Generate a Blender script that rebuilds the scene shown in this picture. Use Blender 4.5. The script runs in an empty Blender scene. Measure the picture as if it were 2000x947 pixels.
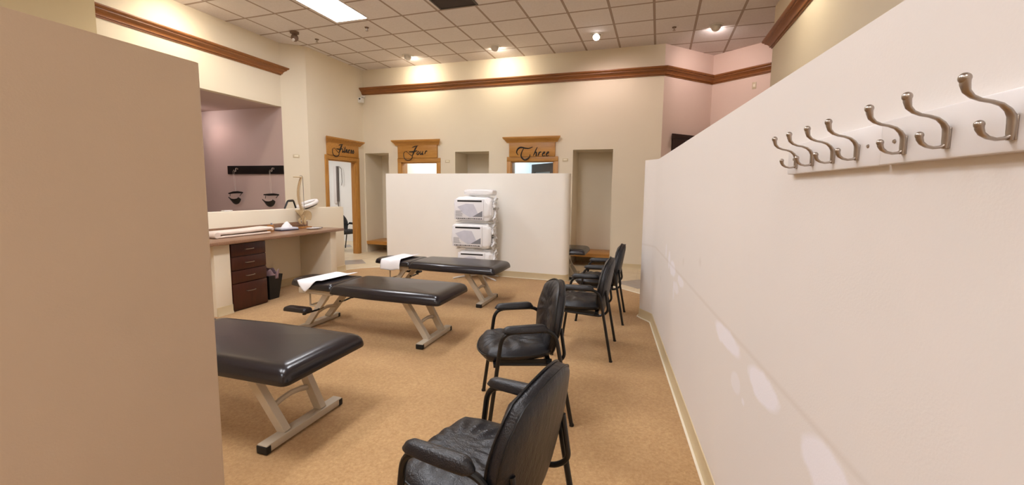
import bpy, bmesh, math, random
from mathutils import Vector, Matrix, noise
random.seed(7)
C = bpy.context.scene.collection
PI = math.pi
sin, cos = math.sin, math.cos

# ------------------------------------------------------------------ camera
H = 1.45
F_, CX, CY = 809.1, 1020.94, 454.41
def cam_axes(yaw, pitch, roll):
    cy, sy = cos(yaw), sin(yaw)
    f = Vector((sy*cos(pitch), cy*cos(pitch), -sin(pitch)))
    r = Vector((cy, -sy, 0)); u = r.cross(f)
    c, s = cos(roll), sin(roll)
    return c*r+s*u, -s*r+c*u, f
R_, U_, FW = cam_axes(-.3005, .0995, .0128)
cd = bpy.data.cameras.new('camera'); cam = bpy.data.objects.new('camera', cd); C.objects.link(cam)
cd.sensor_width = 36; cd.sensor_fit = 'HORIZONTAL'; cd.lens = F_/2000*36
cd.shift_x = -(CX-1000)/2000; cd.shift_y = -(473.5-CY)/2000
cd.clip_start = .02; cd.clip_end = 60
M = Matrix.Identity(4)
for i in range(3):
    M[i][0] = R_[i]; M[i][1] = U_[i]; M[i][2] = -FW[i]
M[0][3], M[1][3], M[2][3] = 0, 0, H
cam.matrix_world = M
bpy.context.scene.camera = cam

# ------------------------------------------------------------------ materials
def lin(c):
    return tuple((v/12.92 if v <= .04045 else ((v+.055)/1.055)**2.4) for v in c)
def hexc(h):
    return lin(tuple(int(h[i:i+2], 16)/255 for i in (0, 2, 4)))
class NT:
    def __init__(s, name):
        s.m = bpy.data.materials.new(name); s.m.use_nodes = True
        s.t = s.m.node_tree; s.t.nodes.clear()
        s.out = s.t.nodes.new('ShaderNodeOutputMaterial')
        s.b = s.t.nodes.new('ShaderNodeBsdfPrincipled'); s.l(s.b.outputs[0], s.out.inputs[0])
        s._co = None
    def n(s, typ, **kw):
        n = s.t.nodes.new(typ)
        for k, v in kw.items(): setattr(n, k, v)
        return n
    def l(s, a, b): s.t.links.new(a, b)
    def co(s, kind='Object'):
        if not s._co: s._co = s.n('ShaderNodeTexCoord')
        return s._co.outputs[kind]
    def math(s, op, a, b=None, clamp=False):
        n = s.n('ShaderNodeMath', operation=op); n.use_clamp = clamp
        for i, v in enumerate((a, b)):
            if v is None: continue
            if hasattr(v, 'links'): s.l(v, n.inputs[i])
            else: n.inputs[i].default_value = v
        return n.outputs[0]
    def sep(s, v):
        n = s.n('ShaderNodeSeparateXYZ'); s.l(v, n.inputs[0]); return n.outputs
    def noise(s, scale, detail=3, rough=.5, vec=None):
        n = s.n('ShaderNodeTexNoise'); n.inputs['Scale'].default_value = scale
        n.inputs['Detail'].default_value = detail; n.inputs['Roughness'].default_value = rough
        s.l(vec if vec is not None else s.co(), n.inputs['Vector']); return n.outputs[0]
    def mapping(s, scale=(1, 1, 1), rot=(0, 0, 0), loc=(0, 0, 0), vec=None):
        n = s.n('ShaderNodeMapping'); n.inputs['Scale'].default_value = scale
        n.inputs['Rotation'].default_value = rot; n.inputs['Location'].default_value = loc
        s.l(vec if vec is not None else s.co(), n.inputs[0]); return n.outputs[0]
    def ramp(s, fac, stops):
        n = s.n('ShaderNodeValToRGB'); s.l(fac, n.inputs[0]); e = n.color_ramp.elements
        while len(e) < len(stops): e.new(.5)
        for i, (p, c) in enumerate(stops):
            e[i].position = p; e[i].color = (*c, 1)
        return n.outputs[0]
    def mix(s, fac, a, b):
        n = s.n('ShaderNodeMix', data_type='RGBA')
        if hasattr(fac, 'links'): s.l(fac, n.inputs[0])
        else: n.inputs[0].default_value = fac
        for i, v in ((6, a), (7, b)):
            if hasattr(v, 'links'): s.l(v, n.inputs[i])
            else: n.inputs[i].default_value = (*v, 1)
        return n.outputs[2]
    def bump(s, h, strength, dist=.01):
        n = s.n('ShaderNodeBump'); n.inputs['Strength'].default_value = strength
        n.inputs['Distance'].default_value = dist; s.l(h, n.inputs['Height']); s.l(n.outputs[0], s.b.inputs['Normal'])
    def color(s, c):
        if hasattr(c, 'links'): s.l(c, s.b.inputs['Base Color'])
        else: s.b.inputs['Base Color'].default_value = (*c, 1)
    def set(s, **kw):
        for k, v in kw.items(): s.b.inputs[k.replace('_', ' ')].default_value = v
        return s

def plain(name, h, rough=.5, metal=0., var=.06, scale=8, bump=0, bscale=200):
    t = NT(name); c = hexc(h)
    d = tuple(v*(1-var*2) for v in c)
    t.color(t.mix(t.noise(scale), d, c)); t.set(Roughness=rough, Metallic=metal)
    if bump: t.bump(t.noise(bscale), bump, .002)
    return t.m
MAT = {}
def paint(name, h, var=.03):
    t = NT(name); c = hexc(h)
    t.color(t.mix(t.noise(1.6, 2), tuple(v*(1-var) for v in c), tuple(min(1, v*(1+var)) for v in c)))
    t.set(Roughness=.75); t.bump(t.noise(240, 2), .12, .002); return t.m
MAT['cream'] = paint('cream_wall_paint', 'E6DAC4')
MAT['mauve'] = paint('mauve_wall_paint', 'CBB4AE')
MAT['pink'] = paint('rose_beige_wall_tone', 'E9D2C6')  # angled walls set rosier than the cream back wall
MAT['offwhite'] = paint('offwhite_partition_paint', 'F6F2EA')
MAT['tan'] = paint('tan_partition_paint', 'D9C2A8')
MAT['olive'] = paint('olive_tan_wall_tone', 'C4B28C')  # near left wall section set darker than the cream walls
MAT['white_room'] = paint('white_room_paint', 'F3F3F1')
MAT['base'] = plain('tan_cove_base_vinyl', 'D3C09A', .45)
MAT['base_tip'] = plain('cream_cove_base_lip', 'F6ECD6', .45)

def wood(name, dark, light, rough=.38, along=0, s=1.):
    t = NT(name)
    sc = [9*s, 9*s, 9*s]; sc[along] = .9*s
    v = t.mapping(scale=tuple(sc))
    n1 = t.noise(3.2, 6, .62, v)
    n2 = t.noise(14, 3, .6, v)
    f = t.math('ADD', t.math('MULTIPLY', n1, .7), t.math('MULTIPLY', n2, .3))
    t.color(t.ramp(f, [(.25, hexc(dark)), (.75, hexc(light))])); t.set(Roughness=rough)
    t.bump(f, .08, .002); return t.m
MAT['oak'] = wood('honey_oak_along_x', 'A9702F', 'CF9A50', along=0)
MAT['oak_z'] = wood('honey_oak_along_z', 'A9702F', 'CF9A50', along=2)
MAT['crown'] = wood('dark_oak_crown', '74431F', 'A06735', along=0)
MAT['crown_y'] = wood('dark_oak_crown_along_y', '74431F', 'A06735', along=1)
MAT['darkwood'] = wood('dark_cherry_laminate', '2E120A', '4C2114', rough=.35, along=2)
MAT['nearblack_wood'] = wood('very_dark_stained_wood', '1C0C07', '3A1A10', along=2)
MAT['espresso'] = plain('black_painted_board', '0C0A0A', .4)

def carpet():
    t = NT('tan_brown_carpet'); v = t.co()
    a = t.noise(2.2, 3, .5); b = t.noise(60, 4, .7); c = t.noise(260, 2, .6)
    base = t.ramp(b, [(.3, hexc('A8804F')), (.72, hexc('CDA775'))])
    base = t.mix(t.math('MULTIPLY', t.ramp(a, [(.4, (0, 0, 0)), (.75, (1, 1, 1))]), .28), base, hexc('8E6440'))
    base = t.mix(t.ramp(c, [(.56, (0, 0, 0)), (.64, (1, 1, 1))]), base, hexc('B98F5F'))
    # small ground-in specks
    vo = t.n('ShaderNodeTexVoronoi'); vo.inputs['Scale'].default_value = 9; t.l(v, vo.inputs['Vector'])
    sp = t.math('LESS_THAN', vo.outputs['Distance'], .035)
    base = t.mix(t.math('MULTIPLY', sp, .5), base, hexc('5A3A20'))
    t.color(base); t.set(Roughness=.95)
    t.b.inputs['Sheen Weight'].default_value = .15
    t.bump(t.math('ADD', b, c), .5, .006); return t.m
MAT['carpet'] = carpet()
def tilefloor():
    t = NT('cream_vinyl_tile_with_slate_diamonds'); x, y, z = t.sep(t.co())
    # large cream tiles, 45 degree slate diamonds every 1.85 m
    def cell(v, off, p):
        u = t.math('DIVIDE', t.math('ADD', v, off), p)
        return t.math('MULTIPLY', t.math('ABSOLUTE', t.math('SUBTRACT', t.math('FRACT', u), .5)), p)
    dx = cell(x, 5.70+.925, 1.85); dy = cell(y, -6.78+.925+1.85*4, 1.85)
    dist = t.math('ADD', t.math('MULTIPLY', dx, .95), dy)
    dia = t.math('LESS_THAN', dist, .36)
    tx = cell(x, 0.2, .457); ty = cell(y, 0.1, .457)
    line = t.math('GREATER_THAN', t.math('MAXIMUM', tx, ty), .2255)
    n = t.noise(5, 5, .6)
    base = t.ramp(n, [(.3, hexc('D9C6A4')), (.7, hexc('E8D8BA'))])
    gr = t.ramp(n, [(.3, hexc('9A8F86')), (.7, hexc('B0A69C'))])
    col = t.mix(dia, base, gr); col = t.mix(t.math('MULTIPLY', line, .35), col, hexc('A8957A'))
    t.color(col); t.set(Roughness=.35); return t.m
MAT['tile'] = tilefloor()
def ceilmat():
    t = NT('lay_in_ceiling_tiles'); v = t.mapping(rot=(0, 0, .0135), loc=(0, 0, 0)); x, y, z = t.sep(v)
    # grid origin (-3.736, 6.975) turned by the same small angle
    ox = -3.736*cos(.0135)-6.975*sin(.0135); oy = -3.736*sin(.0135)+6.975*cos(.0135)
    def edge(c, o):
        u = t.math('FRACT', t.math('DIVIDE', t.math('SUBTRACT', c, o-61.), .61))
        return t.math('MULTIPLY', t.math('SUBTRACT', .5, t.math('ABSOLUTE', t.math('SUBTRACT', u, .5))), .61)
    e = t.math('MINIMUM', edge(x, ox), edge(y, oy))
    bar = t.math('LESS_THAN', e, .0125); gap = t.math('LESS_THAN', e, .017)
    n = t.noise(40, 5, .7)
    # faint difference from tile to tile
    fx = t.math('FLOOR', t.math('DIVIDE', t.math('SUBTRACT', x, ox), .61)); fy = t.math('FLOOR', t.math('DIVIDE', t.math('SUBTRACT', y, oy), .61))
    cmb = t.n('ShaderNodeCombineXYZ'); t.l(fx, cmb.inputs[0]); t.l(fy, cmb.inputs[1])
    wn = t.n('ShaderNodeTexWhiteNoise'); t.l(cmb.outputs[0], wn.inputs[0])
    base = t.mix(t.math('MULTIPLY', wn.outputs[0], .5), hexc('E9E3E2'), hexc('E0D9D7'))
    base = t.mix(t.ramp(n, [(.35, (0, 0, 0)), (.6, (1, 1, 1))]), t.mix(.12, base, hexc('A09488')), base)
    col = t.mix(gap, base, hexc('8E7C70')); col = t.mix(bar, col, hexc('AE9C90'))
    t.color(col); t.set(Roughness=.85)
    t.bump(t.math('ADD', t.math('MULTIPLY', n, .2), t.math('MINIMUM', t.math('MULTIPLY', e, 40), 1)), .25, .004); return t.m
MAT['ceiling'] = ceilmat()
def rpmat():
    # off-white paint with spackle patches; object space: X along the wall (0 at far end), Z up
    t = NT('partition_paint_with_spackle_patches'); x, y, z = t.sep(t.co())
    c = hexc('E8E1DB')
    col = t.mix(t.noise(1.3, 2), tuple(v*.97 for v in c), c)
    nx = t.noise(7, 4, .6)
    def ell(cx, cz, rx, rz, k, colr, soft=.25):
        a = t.math('DIVIDE', t.math('SUBTRACT', t.math('ADD', x, t.math('MULTIPLY', nx, .12)), cx+.06), rx)
        b = t.math('DIVIDE', t.math('SUBTRACT', t.math('ADD', z, t.math('MULTIPLY', nx, .05)), cz+.025), rz)
        d = t.math('SQRT', t.math('ADD', t.math('MULTIPLY', a, a), t.math('MULTIPLY', b, b)))
        f = t.math('MULTIPLY', t.math('SUBTRACT', 1, d), 1/soft, clamp=True)
        return t.mix(t.math('MULTIPLY', f, k), col, colr)
    W = hexc('F3F0F6')
    for (cx, cz, rx, rz, k) in PATCH:
        col = ell(cx, cz, rx, rz, k, W)
    # rubbed band left by chair backs
    band = t.math('MULTIPLY', t.math('SUBTRACT', 1, t.math('MULTIPLY', t.math('ABSOLUTE', t.math('SUBTRACT', z, .865)), 60)), .18, clamp=True)
    col = t.mix(t.math('MULTIPLY', t.math('GREATER_THAN', z, .852), t.math('MAXIMUM', band, 0)), col, hexc('B9A48C'))
    for (cx, cz, r) in ((2.2, 1.06, .045), (1.7, .98, .04), (.55, .62, .05)):
        col = ell(cx, cz, r, r*.9, .18, hexc('B8A999'), .8)
    t.color(col); t.set(Roughness=.6); t.bump(t.noise(160, 3), .15, .002); return t.m

def leather(name, h, rough=.33, cr=.35, scale=14):
    t = NT(name)
    t.color(t.mix(t.noise(5), hexc(h), tuple(v*1.25 for v in hexc(h)))); t.set(Roughness=rough)
    v = t.n('ShaderNodeTexVoronoi'); v.inputs['Scale'].default_value = 220; t.l(t.co(), v.inputs['Vector'])
    s = t.noise(scale, 4, .6, t.mapping(scale=(1, 2.5, 1)))
    t.bump(t.math('ADD', t.math('MULTIPLY', v.outputs['Distance'], .12), s), cr, .012); return t.m
MAT['leather'] = leather('black_chair_leather', '1B1A1D', .36, .45)
MAT['vinyl'] = leather('black_table_vinyl', '1E1A1D', .23, .05, 3)
MAT['black_metal'] = plain('black_powder_coat', '0B0B0C', .35)
MAT['piping'] = plain('black_piping', '0A0A0B', .4)
MAT['table_metal'] = plain('cream_powder_coated_steel', 'C6B9A5', .4, .0, .05)
MAT['rubber'] = plain('black_rubber', '0E0D0D', .6)
MAT['nickel'] = plain('brushed_nickel', 'B4A99F', .3, 1., .05, 60)
MAT['white_gloss'] = plain('white_semi_gloss', 'E9E4E2', .35, 0, .02)
MAT['white'] = plain('white_plastic', 'E6E2DC', .45, 0, .03)
MAT['paper'] = plain('white_paper', 'F2F1F4', .8, 0, .02)
MAT['plastic_bag'] = plain('white_glossy_film', 'FDFDFE', .35, 0, .05, 12, .5, 22)
MAT['ink'] = plain('black_print', '1A181B', .5)
MAT['greyink'] = plain('grey_print', '9C9CA4', .6, 0, .3, 90)
MAT['lilac'] = plain('pale_lilac_print', 'D9DAE6', .5, 0, .08, 12)
MAT['bone'] = plain('cream_bone_plastic', 'D9BE92', .5, 0, .12, 30)
MAT['disc'] = plain('pale_disc_plastic', 'C9A37A', .5)
MAT['towel'] = plain('pale_pink_towel', 'F0DED0', .95, 0, .05, 30, .5, 300)
MAT['plate'] = plain('ivory_plate', 'D9C9A8', .45)
MAT['brown_card'] = plain('brown_card', 'B0773C', .7)
MAT['navy'] = plain('dark_navy_plastic', '2A2D48', .4)
MAT['glass_lite'] = plain('frosted_glass_lite', 'AFC0CC', .2)
MAT['greydoor'] = plain('grey_brown_door', '6E6560', .5, 0, .05)
MAT['ceil_dark'] = plain('grey_plastic', '7A6250', .5)
MAT['ventm'] = plain('dark_return_grille', '4B4340', .5, .3)
MAT['cord'] = plain('pale_cord', 'D8CCC2', .6)
def laminate():
    t = NT('brown_speckled_laminate'); n = t.noise(90, 4, .7); m = t.noise(14, 4, .6)
    t.color(t.mix(m, t.ramp(n, [(.35, hexc('7C5A44')), (.65, hexc('A78468'))]), hexc('8B6850'))); t.set(Roughness=.28); return t.m
MAT['laminate'] = laminate()
def emis(name, col, st):
    t = NT(name); t.color(hexc('F5F2EE')); t.b.inputs['Emission Color'].default_value = (*col, 1)
    t.b.inputs['Emission Strength'].default_value = st
    return t.m

# ------------------------------------------------------------------ mesh helpers
class MB:
    def __init__(s): s.bm = bmesh.new(); s.mi = 0
    def add(s, vs, fs, M=None):
        v = [s.bm.verts.new((M @ Vector(p)) if M is not None else p) for p in vs]
        for f in fs:
            try:
                nf = s.bm.faces.new([v[i] for i in f]); nf.material_index = s.mi
            except ValueError: pass
        return v
    def box(s, x0, x1, y0, y1, z0, z1, bev=0, M=None, seg=2):
        if bev:
            b = bmesh.new(); bmesh.ops.create_cube(b, size=1)
            for v in b.verts: v.co = Vector((x0+(v.co.x+.5)*(x1-x0), y0+(v.co.y+.5)*(y1-y0), z0+(v.co.z+.5)*(z1-z0)))
            bmesh.ops.bevel(b, geom=b.edges[:], offset=bev, segments=seg, profile=.5, affect='EDGES')
            b.verts.ensure_lookup_table(); idx = {v: i for i, v in enumerate(b.verts)}
            s.add([v.co.copy() for v in b.verts], [[idx[v] for v in f.verts] for f in b.faces], M); b.free()
        else:
            P = [(x0, y0, z0), (x1, y0, z0), (x1, y1, z0), (x0, y1, z0), (x0, y0, z1), (x1, y0, z1), (x1, y1, z1), (x0, y1, z1)]
            s.add(P, [(0, 3, 2, 1), (4, 5, 6, 7), (0, 1, 5, 4), (1, 2, 6, 5), (2, 3, 7, 6), (3, 0, 4, 7)], M)
        return s
    def tube(s, pts, r, seg=10, closed=False, cap=True, sq=None):
        """tube along pts; r number or list; sq=(a,b): flattened section a along side, b along up"""
        pts = [Vector(p) for p in pts]; n = len(pts)
        rs = r if isinstance(r, (list, tuple)) else [r]*n
        T = []
        for i in range(n):
            a = pts[(i-1) % n] if (closed or i) else pts[i]; b = pts[(i+1) % n] if (closed or i < n-1) else pts[i]
            T.append((b-a).normalized())
        up = Vector((0, 0, 1))
        if abs(T[0].dot(up)) > .95: up = Vector((0, 1, 0))
        side = T[0].cross(up).normalized(); rings = []
        for i in range(n):
            side = (side-T[i]*side.dot(T[i])).normalized(); u = side.cross(T[i])
            ring = []
            for k in range(seg):
                a = 2*PI*k/seg
                sa, sb = (sq if sq else (1, 1))
                ring.append(s.bm.verts.new(pts[i]+side*(cos(a)*rs[i]*sa)+u*(sin(a)*rs[i]*sb)))
            rings.append(ring)
        m = n if closed else n-1
        for i in range(m):
            A, B = rings[i], rings[(i+1) % n]
            for k in range(seg):
                f = s.bm.faces.new((A[k], A[(k+1) % seg], B[(k+1) % seg], B[k])); f.material_index = s.mi
        if cap and not closed:
            s.bm.faces.new(rings[0][::-1]).material_index = s.mi; s.bm.faces.new(rings[-1]).material_index = s.mi
        return s
    def bar(s, p, q, w, h, up=(0, 0, 1)):
        """rectangular bar from p to q, w sideways, h along up"""
        p, q = Vector(p), Vector(q); t = (q-p).normalized(); up = Vector(up)
        side = t.cross(up).normalized(); u = side.cross(t)
        P = []
        for c in (p, q):
            for a, b in ((-1, -1), (1, -1), (1, 1), (-1, 1)): P.append(c+side*a*w/2+u*b*h/2)
        s.add(P, [(0, 1, 2, 3), (7, 6, 5, 4), (0, 4, 5, 1), (1, 5, 6, 2), (2, 6, 7, 3), (3, 7, 4, 0)]); return s
    def lathe(s, prof, c=(0, 0, 0), seg=24, M=None):
        vs, fs = [], []; n = len(prof)
        for k in range(seg):
            a = 2*PI*k/seg
            for r, z in prof: vs.append((c[0]+r*cos(a), c[1]+r*sin(a), c[2]+z))
        for k in range(seg):
            for i in range(n-1):
                a, b = k*n+i, ((k+1) % seg)*n+i
                fs.append((a, b, b+1, a+1))
        v = s.add(vs, fs, M)
        bmesh.ops.remove_doubles(s.bm, verts=v, dist=1e-5); return s
    def prism(s, outline, z0, z1, M=None):
        n = len(outline)
        vs = [(x, y, z0) for x, y in outline]+[(x, y, z1) for x, y in outline]
        fs = [tuple(range(n))[::-1], tuple(range(n, 2*n))]+[(i, (i+1) % n, n+(i+1) % n, n+i) for i in range(n)]
        s.add(vs, fs, M); return s
    def ball(s, c, r, seg=12, sc=(1, 1, 1)):
        prof = [(r*sin(PI*i/8), -r*cos(PI*i/8)) for i in range(9)]
        M = Matrix.Translation(Vector(c)) @ Matrix.Diagonal((*sc, 1))
        s.lathe(prof, (0, 0, 0), seg, M); return s
    def grid(s, fn, nu, nv, thick=0):
        V = [[s.bm.verts.new(fn(i/nu, j/nv)) for j in range(nv+1)] for i in range(nu+1)]
        for i in range(nu):
            for j in range(nv):
                f = s.bm.faces.new((V[i][j], V[i+1][j], V[i+1][j+1], V[i][j+1])); f.material_index = s.mi
        return V
    def build(s, name, mat, parent=None, bevel=0, smooth=35, loc=None, solid=0, subsurf=0, kind=None, recalc=True):
        if recalc: bmesh.ops.recalc_face_normals(s.bm, faces=s.bm.faces[:])
        me = bpy.data.meshes.new(name); s.bm.to_mesh(me); s.bm.free()
        for m in (mat if isinstance(mat, (list, tuple)) else [mat]): me.materials.append(MAT[m] if isinstance(m, str) else m)
        if smooth:
            me.shade_smooth()
            try: me.set_sharp_from_angle(angle=math.radians(smooth))
            except Exception: pass
        o = bpy.data.objects.new(name, me); C.objects.link(o)
        if loc: o.location = loc
        if parent: o.parent = parent
        if solid:
            md = o.modifiers.new('solid', 'SOLIDIFY'); md.thickness = solid; md.offset = 0
        if subsurf:
            md = o.modifiers.new('sub', 'SUBSURF'); md.levels = md.render_levels = subsurf
        if bevel:
            md = o.modifiers.new('bevel', 'BEVEL'); md.width = bevel; md.segments = 2; md.limit_method = 'ANGLE'; md.angle_limit = math.radians(40)
        if kind: o['kind'] = kind
        return o
def tag(o, label, cat, group=None):
    o['label'] = label; o['category'] = cat
    if group: o['group'] = group
    return o
def empty(name, loc=(0, 0, 0), rz=0):
    o = bpy.data.objects.new(name, None); C.objects.link(o); o.location = loc; o.rotation_euler = (0, 0, rz)
    o.empty_display_size = .1; return o
def copy_tree(o, parent=None):
    c = o.copy(); C.objects.link(c)
    if parent: c.parent = parent
    for ch in list(o.children): copy_tree(ch, c)
    return c
def box_obj(name, mat, b, parent=None, kind=None, bev=0):
    return MB().box(*b, bev=bev).build(name, mat, parent, kind=kind)

# ------------------------------------------------------------------ room shell
CZ = 4.09; BY = 8.05; XL = -6.62
box_obj('floor', 'tile', (-11, 4.2, -3.6, 12.2, -.1, 0), kind='structure')
m = MB()
m.prism([(-10.9, -3.5), (-5.2, -3.5), (-5.2, 6.05), (-5.05, 6.30), (-4.85, 6.47), (-4.60, 6.58), (-1.35, 6.58), (-1.2, 6.50), (-.75, 6.44), (-.41, 6.34), (-.08, 6.06), (.10, 5.7), (.6, 5.4), (1.5, 5.2), (1.5, -3.5)], -.001, .008)
m.build('floor_carpet', 'carpet', kind='structure')
m = MB()
edge = [(-5.2, 6.05), (-5.05, 6.30), (-4.85, 6.47), (-4.69, 6.55)]
m.tube([(x, y, .008) for x, y in edge], .011, 8, sq=(1.4, .6))
m.tube([(x, y, .008) for x, y in [(-1.2, 6.50), (-.75, 6.44), (-.41, 6.34), (-.08, 6.06), (.10, 5.7), (.6, 5.4), (1.5, 5.2)]], .011, 8, sq=(1.4, .6))
m.build('trim_1', 'base_tip', kind='structure')
box_obj('ceiling', 'ceiling', (-11, 4.2, -3.6, 12.2, CZ, CZ+.12), kind='structure')

# back wall: three niches, two doors
def wallY(name, mat, y0, y1, x0, x1, holes, ztop=CZ):
    """wall in the X direction; holes (xa, xb, za, zb)"""
    m = MB(); xs = sorted({x0, x1, *[h[0] for h in holes], *[h[1] for h in holes]})
    for a, b in zip(xs, xs[1:]):
        hs = [h for h in holes if h[0] <= a+1e-6 and h[1] >= b-1e-6]
        z = 0
        for h in sorted(hs, key=lambda h: h[2]):
            if h[2] > z: m.box(a, b, y0, y1, z, h[2])
            z = h[3]
        if z < ztop: m.box(a, b, y0, y1, z, ztop)
    bmesh.ops.remove_doubles(m.bm, verts=m.bm.verts[:], dist=1e-5)
    return m.build(name, mat, kind='structure', smooth=0)
NZ = 2.262
niches = [(-6.27, -5.648), (-4.012, -3.244), (-1.497, -.737)]
D4 = (-5.32, -4.44); D3 = (-2.76, -1.87); DZ = 2.05
wallY('wall_back', 'cream', BY, BY+.12, -6.45, .12, [(D4[0], D4[1], 0, DZ), (D3[0], D3[1], 0, DZ)]+[(a, b, 0, NZ) for a, b in niches])
m = MB()
for a, b in niches:
    m.box(a-.1, a, BY+.12, BY+.72, 0, NZ+.1); m.box(b, b+.1, BY+.12, BY+.72, 0, NZ+.1)
    m.box(a-.1, b+.1, BY+.62, BY+.72, 0, NZ+.1); m.box(a-.1, b+.1, BY+.12, BY+.72, NZ, NZ+.1)
m.build('wall_niche', 'cream', kind='structure', smooth=0)
# right-hand angled walls behind the partition
def wallP(name, mat, p, q, z0, z1, t=.12, side=1, parent=None):
    p, q = Vector((*p, 0)), Vector((*q, 0)); d = (q-p).normalized(); n = Vector((-d.y, d.x, 0))*side*t
    m = MB(); m.prism([(p.x, p.y), (q.x, q.y), (q.x+n.x, q.y+n.y), (p.x+n.x, p.y+n.y)], z0, z1)
    return m.build(name, mat, parent, kind='structure', smooth=0)
PA, PB, PC = (.12, 8.05), (1.02, 8.95), (2.9, 7.54)
wallP('wall_angled_left', 'pink', PA, PB, 0, CZ)
wallP('wall_angled_right', 'pink', PB, PC, 0, CZ)
box_obj('wall_right', 'cream', (1.55, 1.67, -3.5, 6.9, 0, CZ), kind='structure')
box_obj('wall_right_return', 'cream', (1.67, 3.1, 6.78, 6.9, 0, CZ), kind='structure')
# left side
m = MB()
m.box(XL-.12, XL, 3.42, 4.0, 0, CZ); m.box(XL-.12, XL, 4.0, 6.30, 2.95, CZ)
m.build('wall_left', 'cream', kind='structure', smooth=0)
m = MB(); m.prism([(XL+.0005, 6.17), (-6.3, 6.45), (-6.3, 6.93), (-6.42, 6.93), (-6.42, 6.49), (XL-.12, 6.35), (XL-.12, 6.29), (XL+.0005, 6.29)], 0, CZ)
m.build('wall_left_angle', 'cream', kind='structure', smooth=0)
m = MB(); m.box(-6.42, -6.3, 6.93, 7.77, DZ, CZ); m.box(-6.42, -6.3, 7.77, 8.05, 0, CZ)
m.build('wall_left_door', 'cream', kind='structure', smooth=0)
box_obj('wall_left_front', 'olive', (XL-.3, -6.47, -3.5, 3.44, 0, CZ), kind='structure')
# alcove behind the left wall
box_obj('wall_alcove_back', 'mauve', (-10.2, XL, 6.17, 6.285, 0, 2.949), kind='structure')
box_obj('wall_alcove_side', 'mauve', (-10.3, -10.2, 3.9, 6.29, 0, 3.05), kind='structure')
box_obj('wall_alcove_front', 'mauve', (-10.2, XL-.12, 3.88, 4.0, 0, 3.05), kind='structure')
box_obj('ceiling_alcove', 'mauve', (-10.3, XL-.12, 3.88, 6.29, 2.95, 3.05), kind='structure')
# rear of the room, behind the viewpoint
box_obj('wall_rear', 'cream', (-7.0, 1.67, -3.5, -3.38, 0, CZ), kind='structure')
# exam rooms beyond the doors
m = MB(); m.box(-10.6, -6.42, 9.6, 9.7, 0, 2.7); m.box(-10.7, -10.6, 6.3, 9.7, 0, 2.7); m.box(-6.42, -6.32, 8.17, 9.7, 0, 2.7)
m.build('wall_room_five', 'white_room', kind='structure', smooth=0)
box_obj('ceiling_room_five', 'white_room', (-10.7, -6.45, 6.40, 9.7, 2.7, 2.8), kind='structure')
m = MB(); m.box(-5.52, -3.14, 11.2, 11.3, 0, 2.7); m.box(-5.55, -5.5, 8.17, 11.3, 0, 2.7); m.box(-4.14, -4.1, 8.78, 11.2, 0, 2.7)
m.build('wall_room_four', 'white_room', kind='structure', smooth=0)
m = MB(); m.box(-3.14, -1.5, 10.6, 10.7, 0, 2.7); m.box(-3.14, -3.1, 8.8, 10.6, 0, 2.7); m.box(-1.6, -1.55, 8.17, 10.6, 0, 2.7)
m.build('wall_room_three', 'white_room', kind='structure', smooth=0)
box_obj('ceiling_rooms', 'white_room', (-5.55, -1.5, 8.17, 11.3, 2.7, 2.8), kind='structure')

# crown mouldings
def crown_profile(w, h):
    # (out, z) section from wall at the bottom to the top outer lip
    return [(0, 0), (.14*w, 0), (.16*w, .14*h), (.30*w, .15*h), (.30*w, .24*h), (.36*w, .36*h), (.50*w, .50*h), (.68*w, .60*h), (.74*w, .62*h), (.74*w, .72*h), (.88*w, .76*h), (1.0*w, .88*h), (w, h), (0, h)]
def mitre_dirs(path, left):
    """outward offset vectors per path vertex"""
    out = []; n = len(path)
    nr = []
    for a, b in zip(path, path[1:]):
        d = (Vector(b)-Vector(a)).normalized(); nr.append(Vector((-d.y, d.x))*(1 if left else -1))
    for i in range(n):
        if i == 0: out.append(nr[0])
        elif i == n-1: out.append(nr[-1])
        else:
            b = (nr[i-1]+nr[i]).normalized(); out.append(b/max(.3, b.dot(nr[i])))
    return out
def moulding(name, mat, path, z, prof, left=True, ext=(0, 0), kind='structure', parent=None, ret=(False, False)):
    """sweep; ret: mitred returns at the ends"""
    path = [Vector(p) for p in path]; offs = mitre_dirs(path, left)
    d0 = (path[0]-path[1]).normalized(); d1 = (path[-1]-path[-2]).normalized()
    m = MB(); rings = []
    for i, (p, o) in enumerate(zip(path, offs)):
        ring = []
        for a, b in prof:
            q = p+o*a
            if i == 0 and ret[0]: q = q+d0*a
            if i == len(path)-1 and ret[1]: q = q+d1*a
            ring.append(m.bm.verts.new((q.x, q.y, z+b)))
        rings.append(ring)
    k = len(prof)
    for A, B in zip(rings, rings[1:]):
        for j in range(k): m.bm.faces.new((A[j], A[(j+1) % k], B[(j+1) % k], B[j]))
    # end caps (with returns the cap closes towards the wall)
    for idx, e in ((0, ret[0]), (-1, ret[1])):
        if e:
            p = path[idx]; wall = []
            for a, b in prof:
                wall.append(m.bm.verts.new((p.x, p.y, z+b)))
            R = rings[idx]
            for j in range(k-1): m.bm.faces.new((R[j], R[j+1], wall[j+1], wall[j]))
        m.bm.faces.new(rings[idx]) if not e else None
    bmesh.ops.remove_doubles(m.bm, verts=m.bm.verts[:], dist=1e-6)
    return m.build(name, mat, parent, kind=kind, smooth=30)
CP = crown_profile(.12, .14)
moulding('trim_2', 'crown', [(-6.3, BY), (.12, BY), (1.02, 8.95), (1.9, 8.29)], 3.545, CP, left=False, ret=(False, False))
moulding('trim_3', 'crown_y', [(XL, 3.44), (XL, 6.2)], 3.515, CP, left=False, ret=(False, True))
moulding('trim_4', 'crown_y', [(1.55, -3.3), (1.55, 6.9)], 3.52, CP, left=True, ret=(False, True))

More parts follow.
